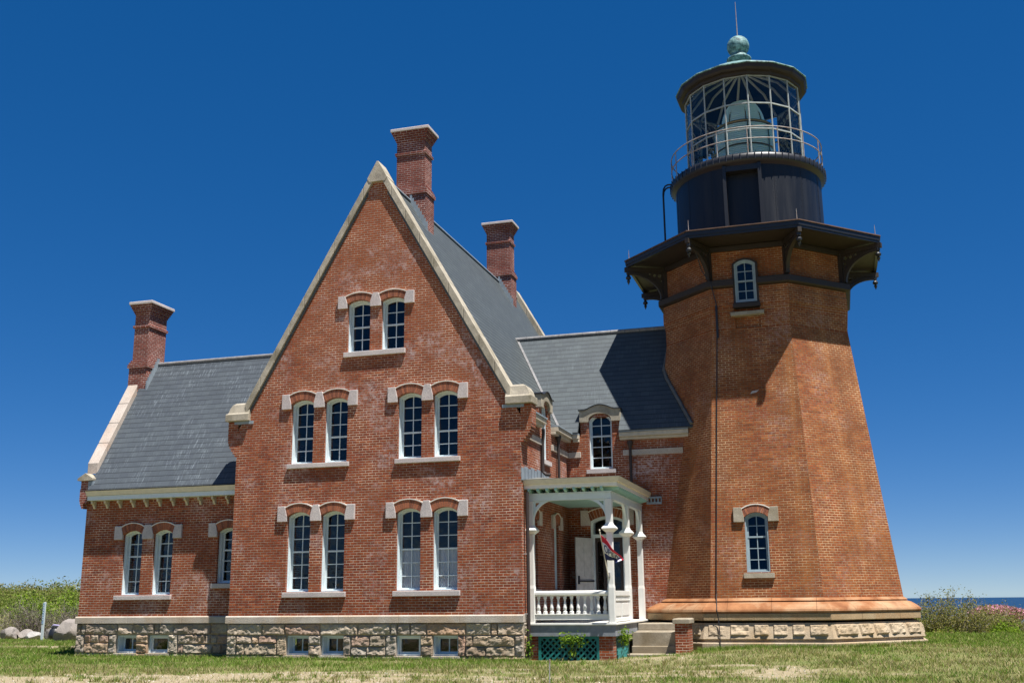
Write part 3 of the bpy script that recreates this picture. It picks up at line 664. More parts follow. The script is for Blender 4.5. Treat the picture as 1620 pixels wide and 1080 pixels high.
# wall dormers: stone lintel, curved lead-dark roof running back into the slope
def dormer(fr, c, run, slope_mat):
    m = MB(); h = .62; lin = [(c-h, 5.47), (c-.345, 5.47)]+[(c+.345*math.sin(t), 5.52+.20*math.cos(t)) for t in np.linspace(-1.35, 1.35, 9)]+[(c+.345, 5.47), (c+h, 5.47), (c+h, 5.84)]
    top = [(c+x, 5.84+.14*math.cos(x/.42*math.pi/2)**1 if abs(x) < .42 else 5.84) for x in np.linspace(.45, -.45, 13)]
    lin += top+[(c-h, 5.84)]
    m.plate(fr, lin, (), .07, -.16); d = m.build('dormer_lintel', 'coping', house, bevel=.01)
    O, U, V = [Vector(a) for a in fr]; N = U.cross(V); prof = [(c-h-.03, 5.85)]+[(a, b+.012) for a, b in top[::-1]]+[(c+h+.03, 5.85)]
    r = MB(); r.rings([[tuple(O+U*a+V*(b+.03*k)+N*w_) for a, b in prof] for k, w_ in ((0, .11), (0, -.9))], cap=False, closed=False)
    r.rings([[tuple(O+U*a+V*(b-.028)+N*w_) for a, b in prof] for w_ in (.11, -.9)], cap=False, closed=False)
    r.rings([[tuple(O+U*a+V*(b+dz)+N*.11) for a, b in prof] for dz in (-.028, 0)], cap=False, closed=False)
    r.build('dormer_roof', 'black', d, smooth=False)
    ck = MB()
    for s in (-1, 1): a, b = sorted((c+s*.60, c+s*.55)); ck.plate(fr, rect(a, b, 4.95, 5.83), (), -.165, -.9)
    ck.build('dormer_cheek', 'lead', d)
    for s in (-1, 1): bk = MB(); a, b = sorted((c+s*.585, c+s*.36)); bk.plate(fr, rect(a, b, 5.05, 5.465), (), .004, -.15); bk.build('dormer_pier', 'brick', d)
dormer(FRONT(YC), (8.89+9.585)/2, 1., 'slate'); dormer(EAST(W), 2.42, 1., 'slate')
sill(EAST(W), 2.0, 2.84, 4.06, .12)
# step flashing where the porch roof meets the east wall
# downpipes
def downpipe(pts, r=.04, head=True):
    m = MB(); m.tube(pts, r, 10)
    if head: x, y, z = pts[0]; m.lathe([(.045, z-.14), (.085, z-.02), (.085, z+.06)], (x, y), 10)
    m.build('downpipe', 'downpipe', house, smooth=False)
downpipe([(W+.10, 1.86, 4.86), (W+.10, 1.86, 4.70), (W+.07, 1.86, 4.45), (W+.07, 1.86, 3.70), (W+.15, 1.86, 3.62), (W+.28, 1.86, 3.60)], .045, False)
downpipe([(W+.09, 3.54, 4.86), (W+.09, 3.54, 3.5)], .042)
downpipe([(10.13, YC-.09, 4.78), (10.13, YC-.09, 3.4)], .042)
downpipe([(W+.10, .17, 3.0), (W+.10, .17, -.10), (W+.08, .17, -1.2)], .045, False)
for z in (1.45, -.0): m = MB(); m.box(W-.005, W+.10, .13, .21, z, z+.03); m.build('pipe_clamp', 'steel', house)
# front door under the porch
a, b = DOOR[0], DOOR[1]; f_ = arch_pts(*DOOR, 12); inn = arch_pts(*DOOR, 12, .07)
m = MB(); m.plate(FRONT(YC), f_, [inn], .02, -.3); m.plate(FRONT(YC), rect(a+.071, b-.071, 2.08, 2.17), (), .01, -.28); dr = m.build('front_door', 'frame', house)
m = MB(); m.plate(FRONT(YC), rect(a+.072, b-.072, -.15, 2.079), [rect(a+.13, a+.30, .1, 1.98), rect(a+.38, b-.20, .15, 1.95)], -.2, -.26); m.build('inner_door', 'darkwood', dr)
m = MB(); m.plate(FRONT(YC), rect(a+.12, a+.31, .09, 1.99), (), -.225, -.23); m.plate(FRONT(YC), rect(a+.37, b-.19, .14, 1.96), (), -.225, -.23); m.plate(FRONT(YC), arch_pts(a, b, 2.10, 2.55, 2.69, 12, .08), (), -.18, -.185); m.build('pane', 'glass', dr)
hood(FRONT(YC), [(a, b)], 2.55, 2.69, .24)
# open white leaf
lf = MB(); p0, p1 = Vector((8.92, 4.84, 0)), Vector((8.60, 4.03, 0)); U_ = (p1-p0).normalized(); fr = (tuple(p0), tuple(-U_), (0, 0, 1)); Lw = (p1-p0).length
fr = (tuple(p1), tuple(-U_), (0, 0, 1))
lf.plate(fr, rect(0, Lw, -.18, 2.06), [rect(.1, Lw-.1, .1, .72), rect(.1, .40, .98, 1.92), rect(.49, Lw-.1, .98, 1.92)], .02, -.02); lf.plate(fr, rect(.09, Lw-.09, .09, 1.93), (), .006, -.006)
leaf = lf.build('door_leaf', 'oldwhite', house, bevel=.006)
m = MB(); q = lambda u, w_: tuple(p1-U_*u+Vector((0, 0, .85))+U_.cross(Vector((0, 0, 1)))*-w_)
N_ = (-U_).cross(Vector((0, 0, 1)))
q = lambda u, z, w_: tuple(p1-U_*u+Vector((0, 0, z))+N_*w_)
m.tube([q(.08, .86, .03), q(.10, .84, .07), q(Lw-.08, .84, .07), q(Lw-.06, .86, .03)], .02, 8); m.tube([q(.09, .76, .04), q(.09, .99, .04)], .03, 8); m.build('push_bar', 'black', leaf)
# vent plate on the connecting wing
m = MB(); m.plate(FRONT(YC), rect(10.55, 10.98, 2.98, 3.2), [rect(10.6+.1*k, 10.66+.1*k, 3.04, 3.15) for k in range(4)], .06, .0); m.build('vent_plate', 'lead', house)

# ================================================================== PORCH
porch = thing('porch', 'white wooden porch with turned balusters and curved braces in the corner of the house', 'porch', (10.33, .5, -1.1))
PX, PY0, PZ = 10.33, .5, -.22
def pbuild(m, name, mat, par=None, **k): return m.build(name, mat, par or porch, **k)
# deck
m = MB(); m.box(W+.03, PX+.13, PY0-.12, YC-.005, PZ-.045, PZ); pbuild(m, 'deck', 'white', bevel=.006)
m = MB(); m.box(W+.03, PX+.085, PY0-.085, PY0-.05, PZ-.31, PZ-.046); m.box(PX+.05, PX+.085, PY0-.049, YC-.06, PZ-.31, PZ-.046); pbuild(m, 'deck_fascia', 'deckgrey')
m = MB(); m.box(W+.1, PX+.04, PY0-.04, YC-.1, PZ-.1, PZ-.047); pbuild(m, 'deck_boards', 'deckgrey')
def post(x, y, half=False):
    m = MB(); w_ = .085
    def sq(h, z): return (x-h, x+h, y-h, y+h, z)
    m.frustum([sq(w_, PZ), sq(w_, .62), sq(.075, .70), sq(.075, 1.92), sq(.085, 1.96)])
    m.frustum([sq(.09, 1.962), sq(.175, 2.04), sq(.175, 2.07), sq(.10, 2.15), sq(.082, 2.20), sq(.082, 2.79)])
    p = pbuild(m, 'post', 'white', bevel=.012); return p
for x, y in ((PX, PY0), (PX, 2.72), (PX, 4.70), (W+.10, PY0)): post(x, y)
# beams
m = MB(); m.box(W+.02, PX+.07, PY0-.07, PY0+.07, 2.792, 2.95); m.box(PX-.07, PX+.068, PY0+.071, YC-.01, 2.792, 2.95); pbuild(m, 'beam', 'frame', bevel=.006)
m = MB(); m.box(W+.03, PX+.09, PY0-.09, PY0+.05, 2.952, 2.98); m.box(PX-.05, PX+.088, PY0+.051, YC-.01, 2.952, 2.98); pbuild(m, 'beam_trim', 'frame')
# rafter tails
for k in range(9):
    x = W+.12+.235*k; m = MB(); m.plate(((x, 0, 0), (0, 1, 0), (0, 0, 1)), [(PY0+.3, 2.985), (PY0+.3, 3.085), (PY0-.27, 3.085), (PY0-.27, 3.03), (PY0-.10, 2.985)][::-1], (), .03, -.03); pbuild(m, 'rafter_tail', 'seafoam')
for k in range(18):
    y = PY0+.02+.235*k; m = MB(); m.plate(((0, y, 0), (1, 0, 0), (0, 0, 1)), [(PX-.3, 2.985), (PX+.10, 2.985), (PX+.27, 3.03), (PX+.27, 3.085), (PX-.3, 3.085)], (), .03, -.03); pbuild(m, 'rafter_tail', 'seafoam')
# ceiling boards
m = MB()
for k in range(20): y = PY0+.08+k*.22; m.box(W+.02, PX-.06, y, y+.205, 2.955, 2.975)
pbuild(m, 'ceiling', 'seafoam')
# cornice and roof
o_ = .30; x1, y0 = PX+o_, PY0-o_
m = MB(); m.frustum([(W+.004, x1-.03, y0+.03, YC-.004, 3.087), (W+.004, x1-.03, y0+.03, YC-.004, 3.19), (W+.004, x1, y0, YC-.004, 3.20), (W+.004, x1+.04, y0-.04, YC-.004, 3.30), (W+.004, x1+.05, y0-.05, YC-.004, 3.318)])
cor = pbuild(m, 'cornice', 'white'); 
m = MB(); m.frustum([(W+.003, x1+.02, y0-.02, YC-.003, 3.19), (W+.003, x1+.055, y0-.055, YC-.003, 3.305)]); pbuild(m, 'gutter_trim', 'cream')
m = MB(); xr, yr = x1+.065, y0-.065
m.add([(W+.005, yr, 3.32), (xr, yr, 3.32), (xr, YC-.005, 3.32), (W+.005, YC-.005, 3.32), (W+.005, 1.6, 3.52), (9.0, 2.2, 3.52), (9.0, YC-.005, 3.52), (W+.005, YC-.005, 3.522)],
      [(0, 1, 5, 4), (1, 2, 6, 5), (4, 5, 6, 7), (0, 3, 2, 1)]); pbuild(m, 'porch_roof', 'concrete')
m = MB()
for k in range(9): m.box(W+.002, W+.02, -.03+.30*k if k else .0, .30*k+.30, 3.30, 3.62+.012*k+(.04 if k % 2 else 0))
pbuild(m, 'lead_flashing', 'lead')
# curved braces (pierced spandrels)
def brace(fr, r=.52, n=10, th=.07):
    # local: u away from the post, v up, origin at the post side / underside of beam
    arc = [(r-r*math.cos(t)+.0, -r+r*math.sin(t)) for t in np.linspace(0, math.pi/2, n+1)]
    outer = [(.0, .0), (.0, -r)]+[(a+.0, b) for a, b in arc[1:]]
    hole = [(.045, -.045), (.045, -.16), (.16, -.045)]
    m = MB(); m.plate(fr, outer, [hole], th/2, -th/2)
    w_ = [(a, b) for a, b in arc]; band = [(a+.0, b) for a, b in w_]+[(a-.05*math.cos(t)*-1 if False else a, b) for a, b, t in []]
    return m
def add_brace(px, py, du, flip):
    fr = ((px, py, 2.79), tuple(du), (0, 0, 1)); pbuild(brace(fr), 'brace', 'frame', bevel=.006)
add_brace(PX-.083, PY0, (-1, 0, 0), 0); add_brace(W+.183, PY0, (1, 0, 0), 0)
for y, d in ((PY0+.083, 1), (2.72-.083, -1), (2.72+.083, 1), (4.70-.083, -1)): add_brace(PX, y, (0, d, 0), 0)
# railing
rail = MB(); rail.frustum([(W+.18, PX-.085, PY0-.05, PY0+.05, .43), (W+.18, PX-.085, PY0-.075, PY0+.075, .47), (W+.18, PX-.085, PY0-.075, PY0+.075, .52), (W+.18, PX-.085, PY0-.04, PY0+.04, .56)])
rail.box(W+.18, PX-.085, PY0-.055, PY0+.055, -.14, -.02); rail.box(W+.18, PX-.085, PY0-.075, PY0+.075, -.018, .0)
rl = pbuild(rail, 'railing', 'white', bevel=.004)
prof = [(.055, .002), (.055, .06), (.03, .075), (.042, .11), (.048, .15), (.036, .22), (.026, .29), (.024, .33), (.036, .345), (.026, .36), (.045, .375), (.045, .428)]
for k in range(11):
    b_ = MB(); b_.lathe(prof, (W+.27+(PX-.17-W-.27)*k/10, PY0), 12); b_.build('baluster', 'white', rl, smooth=False)
m = MB(); m.box(PX-.05, PX+.05, PY0+.085, 2.635, .43, .55); m.box(PX-.02, PX+.025, PY0+.085, 2.635, -.16, .30); m.box(PX-.04, PX+.045, PY0+.085, 2.635, .302, .335); m.box(PX-.05, PX+.05, PY0+.085, 2.635, -.20, -.12)
for k in range(17): y = PY0+.13+.145*k; m.box(PX-.02, PX+.03, y, y+.06, .337, .428)
for a, b in ((PY0+.15, 1.5), (1.66, 2.57)): m.box(PX+.026, PX+.04, a, b, -.06, .24)
pbuild(m, 'side_panel', 'white', bevel=.004)
# under the deck: piers and lattice
m = MB(); m.box(PX-.34, PX+.01, PY0-.02, PY0+.33, -1.3, PZ-.312); pbuild(m, 'pier', 'brick'); m = MB(); m.box(W+.03, W+.25, PY0+.02, PY0+.3, -1.3, PZ-.312); pbuild(m, 'pier', 'brick')
def lattice(fr, L, z0, z1):
    m = MB(); H = z1-z0; s = .155; wd = .033
    for sgn in (1, -1):
        k = -H
        while k < L+H:
            # strip from (k,0) to (k+H,H), clipped to 0..L
            a, b = max(0, -k), min(H, L-k)
            if b-a > .02:
                q = lambda t: (k+t if sgn > 0 else L-(k+t), z0+t)
                (u0, v0), (u1, v1) = q(a), q(b); pts = [(u0-wd, v0), (u0+wd, v0), (u1+wd, v1), (u1-wd, v1)]
                pts = [(min(max(u, 0), L), v) for u, v in pts]
                if sgn < 0: pass
                m.plate(fr, pts, (), .012 if sgn > 0 else .0, 0. if sgn > 0 else -.012)
            k += s*1.0
    m.plate(fr, rect(-.0, L, z0-.03, z1), [rect(.07, L-.07, z0+.05, z1-.06)], .022, -.02)
    return m
pbuild(lattice(((W+.25, PY0+.0, 0), (1, 0, 0), (0, 0, 1)), PX-.34-W-.25, -1.16, PZ-.312), 'lattice', 'teal')
pbuild(lattice(((PX-.02, PY0+.33, 0), (0, 1, 0), (0, 0, 1)), 1.7, -1.16, PZ-.312), 'lattice', 'teal')
m = MB(); m.box(W+.3, PX-.35, PY0+.35, PY0+.40, -1.25, PZ-.35); pbuild(m, 'under_deck_shade', 'inside_shade')  # near-black sheet painting the shade under the deck, behind the lattice
settle(porch)

# ---- stone steps and the little pier beside them
steps = thing('stone_steps', 'worn stone steps rising to the porch beside the tower', 'steps', (11.0, 2.5, -1.05))
for k, (y, z1) in enumerate(((3.36, -.30), (3.03, -.48), (2.70, -.66), (2.37, -.84))):
    m = MB(); m.box(PX+.10, 11.66+.03*(k % 2), y, (y+.36 if k else YC-.6), z1-.178 if k < 3 else -1.05, z1); m.build('step', 'step_stone', steps, bevel=.02)
m = MB(); m.box(PX+.05, 11.98, 1.93, 2.44, -1.2, -1.02); m.build('base_slab', 'step_stone', steps, bevel=.02)
m = MB(); m.box(PX+.12, 11.55, 2.45, YC-.65, -1.3, -.50); m.build('core', 'step_stone', steps)
settle(steps)
pier = thing('brick_pier', 'small square brick pier with a stone cap beside the steps', 'pier', (11.8, 2.2, -1.05))
m = MB(); m.box(11.62, 11.95, 2.03, 2.85, -1.2, -.281); m.build('shaft', 'brick', pier)
m = MB(); m.frustum([(11.57, 12.0, 1.98, 2.92, -.28), (11.57, 12.0, 1.98, 2.92, -.175), (11.60, 11.97, 2.01, 2.89, -.15)]); m.build('cap', 'step_stone', pier, bevel=.012)
settle(pier)

# ================================================================== LIGHTHOUSE
TX, TY = 13.833, 7.0
tower = thing('lighthouse', 'octagonal red brick lighthouse with a black gallery and glazed lantern room', 'lighthouse', (TX, TY, -1.0))
def octo(ap, z, n=8, off=math.pi/8): r = ap/math.cos(math.pi/n); return [(TX+r*math.cos(off+2*math.pi*k/n), TY+r*math.sin(off+2*math.pi*k/n), z) for k in range(n)]
def orings(levels, **k): m = MB(); m.rings([octo(a, z) for a, z in levels], **k); return m
AP = lambda z: 3.50-.1118*(z-.33)
ZT = 7.85
# seven plain battered faces + the front face with its window opening
def tower_shell():
    m = MB(); n = 10; zs = np.linspace(.30, ZT, n)
    for k in range(8):
        if k == 5: continue         # face between vertices 5 and 6 looks to -y
        for i in range(n-1):
            a, b = octo(AP(zs[i]), zs[i]), octo(AP(zs[i+1]), zs[i+1]); m.add([a[k], a[(k+1) % 8], b[(k+1) % 8], b[k]], [(0, 1, 2, 3)])
    return m
s_ = math.sqrt(1+.1118**2)
TF = ((TX, TY-AP(.30), .30), (1, 0, 0), (0, .1118/s_, 1/s_))      # front face frame; v along the slope
hb, ht = AP(.30)*math.tan(math.pi/8), AP(ZT)*math.tan(math.pi/8); LV = (ZT-.30)*s_
TW = (-.455+0.0, .155, .70, 2.16, 2.29)     # lower window in face coordinates
m = tower_shell(); q = MB(); q.plate(TF, [(-hb, 0), (hb, 0), (ht, LV), (-ht, LV)], [arch_pts(*TW, 12)], 0, -.02)
m.v += q.v; off = len(m.v)-len(q.v); m.f += [tuple(i+off for i in f) for f in q.f]; m.t += [1.]*len(q.f)
twall = m.build('wall', 'brick_tower', tower)
NZ = 9.06
def band_with_gap(levels, gap, name, mat, depth=.3):
    """octagonal band; the front face is left open between gap[0] and gap[1] (x offsets)"""
    m = MB()
    for k in range(8):
        segs = [(0, 1)]
        a0, b0 = octo(levels[0][0], 0)[k], octo(levels[0][0], 0)[(k+1) % 8]
        if k == 5 and gap:
            L = b0[0]-a0[0]; segs = [(0, (gap[0]+L/2)/L), ((gap[1]+L/2)/L, 1)]
        for t0, t1 in segs:
            rings = []
            for ap, z in levels:
                o = octo(ap, z); i_ = octo(levels[0][0]-depth, z); A_, B_, Ai, Bi = [Vector(p) for p in (o[k], o[(k+1) % 8], i_[k], i_[(k+1) % 8])]
                if k == 5 and gap:   # keep the cut vertical
                    xa = [A_.lerp(B_, t) for t in (t0, t1)]
                    if t0 == 0: xa[1].x = TX+gap[0]
                    else: xa[0].x = TX+gap[1]
                    xi = [Ai.lerp(Bi, t) for t in (t0, t1)]
                    if t0 == 0: xi[1].x = TX+gap[0]
                    else: xi[0].x = TX+gap[1]
                else: xa = [A_, B_]; xi = [Ai, Bi]
                rings.append([tuple(xa[0]), tuple(xa[1]), tuple(xi[1]), tuple(xi[0])])
            m.rings(rings)
    return m.build(name, mat, tower)
UW = (-.37, .23, 8.60, 9.74, 9.86)       # upper window x0,x1,sill,spring,crown (offsets from TX)
g0, g1 = UW[0]-.06, UW[1]+.06
# neck + upper wall as eight plates
def oct_wall(ap, z0, z1, holes5, name, mat='brick_tower'):
    m = MB()
    for k in range(8):
        a = math.pi/8+k*math.pi/4+math.pi/8; N = Vector((math.cos(a), math.sin(a), 0)); U = Vector((0, 0, 1)).cross(N)*1.0; h = ap*math.tan(math.pi/8)
        m.plate(((TX+N.x*ap, TY+N.y*ap, 0), tuple(U), (0, 0, 1)), rect(-h, h, z0, z1), holes5 if k == 5 else (), 0, -.3)
    return m.build(name, mat, tower)
oct_wall(2.585, ZT-.3, 10.36, [arch_pts(*UW, 12)], 'upper_wall')
band_with_gap([(AP(ZT), ZT), (AP(ZT), 8.30), (2.668, 8.31), (2.668, 8.40), (2.69, 8.41), (2.69, 8.50), (2.715, 8.51), (2.715, 8.86), (2.70, 8.88), (2.70, NZ)], (g0, g1), 'corbel_band', 'brick_tower', .12)
band_with_gap([(2.71, NZ+.002), (2.80, NZ+.02), (2.84, NZ+.05), (2.84, 9.27), (2.78, 9.30)], (g0+.02, g1-.02), 'belt', 'soffit', .28)
band_with_gap([(2.63, 10.20), (2.66, 10.22), (2.66, 10.345)], None, 'frieze', 'soffit', .1)
TFU = ((TX, TY-2.585, 0), (1, 0, 0), (0, 0, 1))
def tower_window(fr, x0, x1, z0, zs, zc, rows, depth): 
    global house
    f = window(tower, fr, x0, x1, z0, zs, zc, rows, depth, recess=.01, mat='frame_shaded', lining=.03); return f
m = MB()   # dark timber bay that carries the upper window through the belt
m.plate(TFU, arch_pts(g0, g1, UW[2]-.05, UW[3]+.02, UW[4]+.05, 12), [arch_pts(*UW, 12)], .15, -.02); m.build('window_surround', 'soffit', tower)
tower_window(((TX, TY-2.74, 0), (1, 0, 0), (0, 0, 1)), *UW, (2, 2), .06)
m = MB(); m.box(TX+g0-.02, TX+g1+.02, TY-2.83, TY-2.55, UW[2]-.17, UW[2]-.055); m.build('sill_board', 'soffit', tower)
m = MB(); m.box(TX+g0-.11, TX+g1+.11, TY-2.80, TY-2.55, UW[2]-.40, UW[2]-.29); m.build('window_sill', 'step_stone', tower, bevel=.01)
# lower window
tower_window(TF, *TW, (2, 3), .10)
house_keep = house; house = tower
hood(TF, [(TW[0]-.0, TW[1]+.0)], TW[3], TW[4], .20, .05, stone='step_stone'); sill(TF, TW[0]-.09, TW[1]+.10, TW[2]-.03, .13, .08, 'step_stone')
house = house_keep
m = MB(); m.lathe([(2.0, 0.3), (1.75, 9.9)], (TX, TY), 24); m.build('stair_core', 'inside_shade', tower)  # closed core whose near-black colour holds the tower's inner shade
# base mouldings
orings([(3.49, .335), (3.52, .325), (3.60, .262), (3.565, .242), (3.60, .222), (3.68, .205), (3.82, .12), (3.90, .05), (3.92, .0), (3.90, -.045), (3.5, -.05)], cap=False).build('base_moulding', 'sandstone', tower, smooth=False)
orings([(3.5, -.052), (3.89, -.055), (3.89, -.225), (3.86, -.235), (3.5, -.24)], cap=False).build('base_course', 'tower_course', tower, bevel=.008)
# plinth of framed rock-faced blocks
pl = MB(); rk = MB(); rngp = random.Random(5)
for k in range(8):
    a = math.pi/8+k*math.pi/4+math.pi/8; N = Vector((math.cos(a), math.sin(a), 0)); U = Vector((0, 0, 1)).cross(N)
    ap0, ap1 = 3.96, 3.83; V = (N*(ap1-ap0)+Vector((0, 0, .40))).normalized(); Hh = math.hypot(.40, ap1-ap0)
    fr = (tuple(Vector((TX, TY, 0))+N*ap0+Vector((0, 0, -.69))), tuple(U), tuple(V)); L0, L1 = ap0*math.tan(math.pi/8), ap1*math.tan(math.pi/8)
    pl.plate(fr, [(-L0, 0), (L0, 0), (L1, Hh), (-L1, Hh)], (), 0, -.2)
    if k in (3, 4, 5, 6, 7):
        widths = [rngp.uniform(.3, .75) for _ in range(rngp.choice([5, 6]))]; tot = sum(widths); x = -L1+.02
        O, U_, V_ = [Vector(t) for t in fr]; Nn = U_.cross(V_)
        for wd in widths:
            wd = wd/tot*(2*L1-.04); u0, u1, z0, z1 = x+.06, x+wd-.05, .075, Hh-.05; x += wd; nu, nz = max(5, int((u1-u0)/.03)), 9; s1 = rngp.random()*50
            uu, zz = np.meshgrid(np.linspace(u0, u1, nu+1), np.linspace(z0, z1, nz+1)); e = np.minimum(np.minimum(uu-u0, u1-uu), np.minimum(zz-z0, z1-zz)); e = np.clip(e/.03, 0, 1)
            t_ = rngp.uniform(-.04, .04); ww = .003+e*np.maximum(.004, -.005+.085*fbm(uu*8+s1, zz*10+s1, 4, 5)+t_*(uu-u0)/(u1-u0)); rk.add([tuple(O+U_*float(uu[j, i])+V_*float(zz[j, i])+Nn*float(ww[j, i])) for j in range(nz+1) for i in range(nu+1)], [(j*(nu+1)+i, j*(nu+1)+i+1, (j+1)*(nu+1)+i+1, (j+1)*(nu+1)+i) for j in range(nz) for i in range(nu)])
            # joint
            pl.plate(fr, rect(x-.004, x+.004, .01, Hh), (), .0015, -.01) if False else None
plo = pl.build('plinth', 'tower_stone', tower, bevel=.01); rk.build('rock_face', 'tower_stone', plo)
orings([(3.5, -.692), (3.90, -.694), (3.90, -.772), (3.5, -.775)], cap=False).build('recess', 'tower_stone', tower)
orings([(3.5, -.776), (3.99, -.778), (4.01, -.80), (4.02, -1.15), (3.5, -1.2)], cap=False).build('footing', 'tower_stone', tower, bevel=.012)
# ---- gallery
GA = 3.76
orings([(2.59, 10.362), (GA-.06, 10.40)], cap=False).build('gallery_soffit', 'soffit', tower)
gal = orings([(GA-.10, 10.345), (GA-.02, 10.345), (GA-.02, 10.41), (GA, 10.415), (GA, 10.535), (GA-.10, 10.54)], cap=False).build('gallery_fascia', 'black', tower)
orings([(GA+.03, 10.542), (GA+.03, 10.57), (2.2, 10.78)], cap=True).build('gallery_deck', 'rustroof', tower)
for k in range(8):
    a = math.pi/8+k*math.pi/4; d = Vector((math.cos(a), math.sin(a), 0)); pd = Vector((-d.y, d.x, 0)); fr = ((TX, TY, 0), tuple(d), (0, 0, 1)); r0 = 2.585/math.cos(math.pi/8)
    # slender curved brace, top rail, wall post, pierced web and drop finial
    arc = [(r0+.10+1.12*(1-math.cos(t)), 9.36+.84*math.sin(t)) for t in np.linspace(0, math.pi/2, 12)]
    arc2 = [(u+.085*math.sin(math.pi/2-t), z-.085*math.sin(t)) for (u, z), t in zip(arc, np.linspace(0, math.pi/2, 12))]
    bar = MB(); bar.plate(fr, arc2+arc[::-1], (), .055, -.055); bar.plate(fr, rect(r0, r0+1.30, 10.20, 10.343), (), .055, -.055); bar.plate(fr, rect(r0-.02, r0+.10, 9.31, 10.195), (), .055, -.055)
    b = bar.build('gallery_bracket', 'soffit', tower)
    web = MB(); holes = []
    for (u, z, rr) in ((r0+.17, 9.92, .035), (r0+.21, 10.09, .055), (r0+.36, 10.10, .05), (r0+.52, 10.145, .03)):
        holes.append([(u+rr*math.cos(t), z+rr*math.sin(t)) for t in np.linspace(0, 2*math.pi, 9)[:-1]])
    web.plate(fr, [(r0+.101, 9.5)]+[(u-.004, z) for u, z in arc[2:-1]]+[(r0+1.15, 10.199), (r0+.101, 10.199)], holes, .018, -.018); web.build('pierced_web', 'soffit', b)
    fin = MB(); px, py = TX+d.x*(r0+1.19), TY+d.y*(r0+1.19); fin.lathe([(.065, 10.2), (.06, 10.12), (.035, 10.10), (.06, 10.06), (.085, 10.02), (.075, 9.97), (.03, 9.94), (.055, 9.90), (.03, 9.85), (.004, 9.78)], (px, py), 10); fin.build('drop_finial', 'black', b)
    rod = MB(); px, py = TX+d.x*(GA/math.cos(math.pi/8)-.12), TY+d.y*(GA/math.cos(math.pi/8)-.12); rod.tube([(px, py, 10.55), (px, py, 10.92)], [.014, .006], 6); rod.build('lightning_spike', 'rust', tower)
# ---- drum, flange, railing
dm = MB(); n = 56; dw = math.radians(12)
ang = [-math.pi/2+dw+(2*math.pi-2*dw)*k/n for k in range(n+1)]
dm.rings([[(TX+r*math.cos(a), TY+r*math.sin(a), z) for a in ang] for r, z in ((2.27, 10.6), (2.27, 13.06))], cap=False, closed=False)
drum = dm.build('drum', 'drum', tower, smooth=True)
sm = MB(); rv = MB()
for k in range(14):
    a = -math.pi/2+R(12)+(2*math.pi-2*R(12))*(k+.5)/14; c_, s2 = math.cos(a), math.sin(a); sm.tube([(TX+c_*2.268, TY+s2*2.268, 10.62), (TX+c_*2.268, TY+s2*2.268, 13.0)], .010, 4)
    for j in range(12):
        z = 10.8+j*.185
        for da in (-.022, .022): rv.lathe([(.010, -.008), (.008, .005), (.002, .007)], (0, 0), 5); n_ = 15; rv.v[-n_:] = [(TX+math.cos(a+da)*(2.27+q[2])-math.sin(a)*q[0], TY+math.sin(a+da)*(2.27+q[2])+math.cos(a)*q[0], z+q[1]) for q in rv.v[-n_:]]
sm.build('plate_seam', 'drum', drum); rv.build('rivets', 'drum', drum)
m = MB(); m.lathe([(2.27, 12.98), (2.30, 13.0), (2.36, 13.04), (2.40, 13.06), (2.43, 13.10), (2.44, 13.20), (2.42, 13.28), (2.38, 13.32), (1.7, 13.34)], (TX, TY), 56, cap=False); fl_ = m.build('flange', 'black', tower, smooth=True)
for k in range(72):
    a = 2*math.pi*k/72; c_, s2 = math.cos(a), math.sin(a); m = MB(); m.tube([(TX+c_*2.435, TY+s2*2.435, 13.09), (TX+c_*2.435, TY+s2*2.435, 13.30)], .018, 5); m.build('rib', 'black', fl_)
# door recess in the drum
m = MB(); xw = 2.27*math.sin(dw)
for s in (-1, 1): a, b = sorted((s*xw, s*(xw+.10))); m.box(TX+a, TX+b, TY-2.30, TY-1.75, 10.65, 13.0)
m.box(TX-xw, TX+xw, TY-2.27, TY-1.75, 12.82, 12.99); dj = m.build('drum_door', 'black', drum)
m = MB(); m.box(TX-xw, TX+xw, TY-1.95, TY-1.90, 10.65, 12.82); m.build('door_panel', 'drum', drum)
m = MB()
for z in (13.78, 14.16): m.tube([(TX+2.37*math.cos(2*math.pi*k/64), TY+2.37*math.sin(2*math.pi*k/64), z) for k in range(65)], .018, 6)
rg_ = m.build('railing', 'rust', tower)
for k in range(16):
    a = 2*math.pi*(k+.25)/16; b_ = MB(); b_.tube([(TX+2.37*math.cos(a), TY+2.37*math.sin(a), 13.3), (TX+2.37*math.cos(a), TY+2.37*math.sin(a), 14.16)], .017, 6); b_.build('baluster', 'rust', rg_)
# bent grab pipes on the left side
m = MB()
for da in (0, .10):
    a = R(184)+da; d = Vector((math.cos(a), math.sin(a), 0)); P = lambda r, z: (TX+d.x*r, TY+d.y*r, z)
    m.tube([P(2.68, 10.7), P(2.68, 13.05), P(2.66, 13.22), P(2.60, 13.32), P(2.52, 13.36), P(2.38, 13.36)], .028, 8)
m.build('ladder_pipe', 'black', tower)
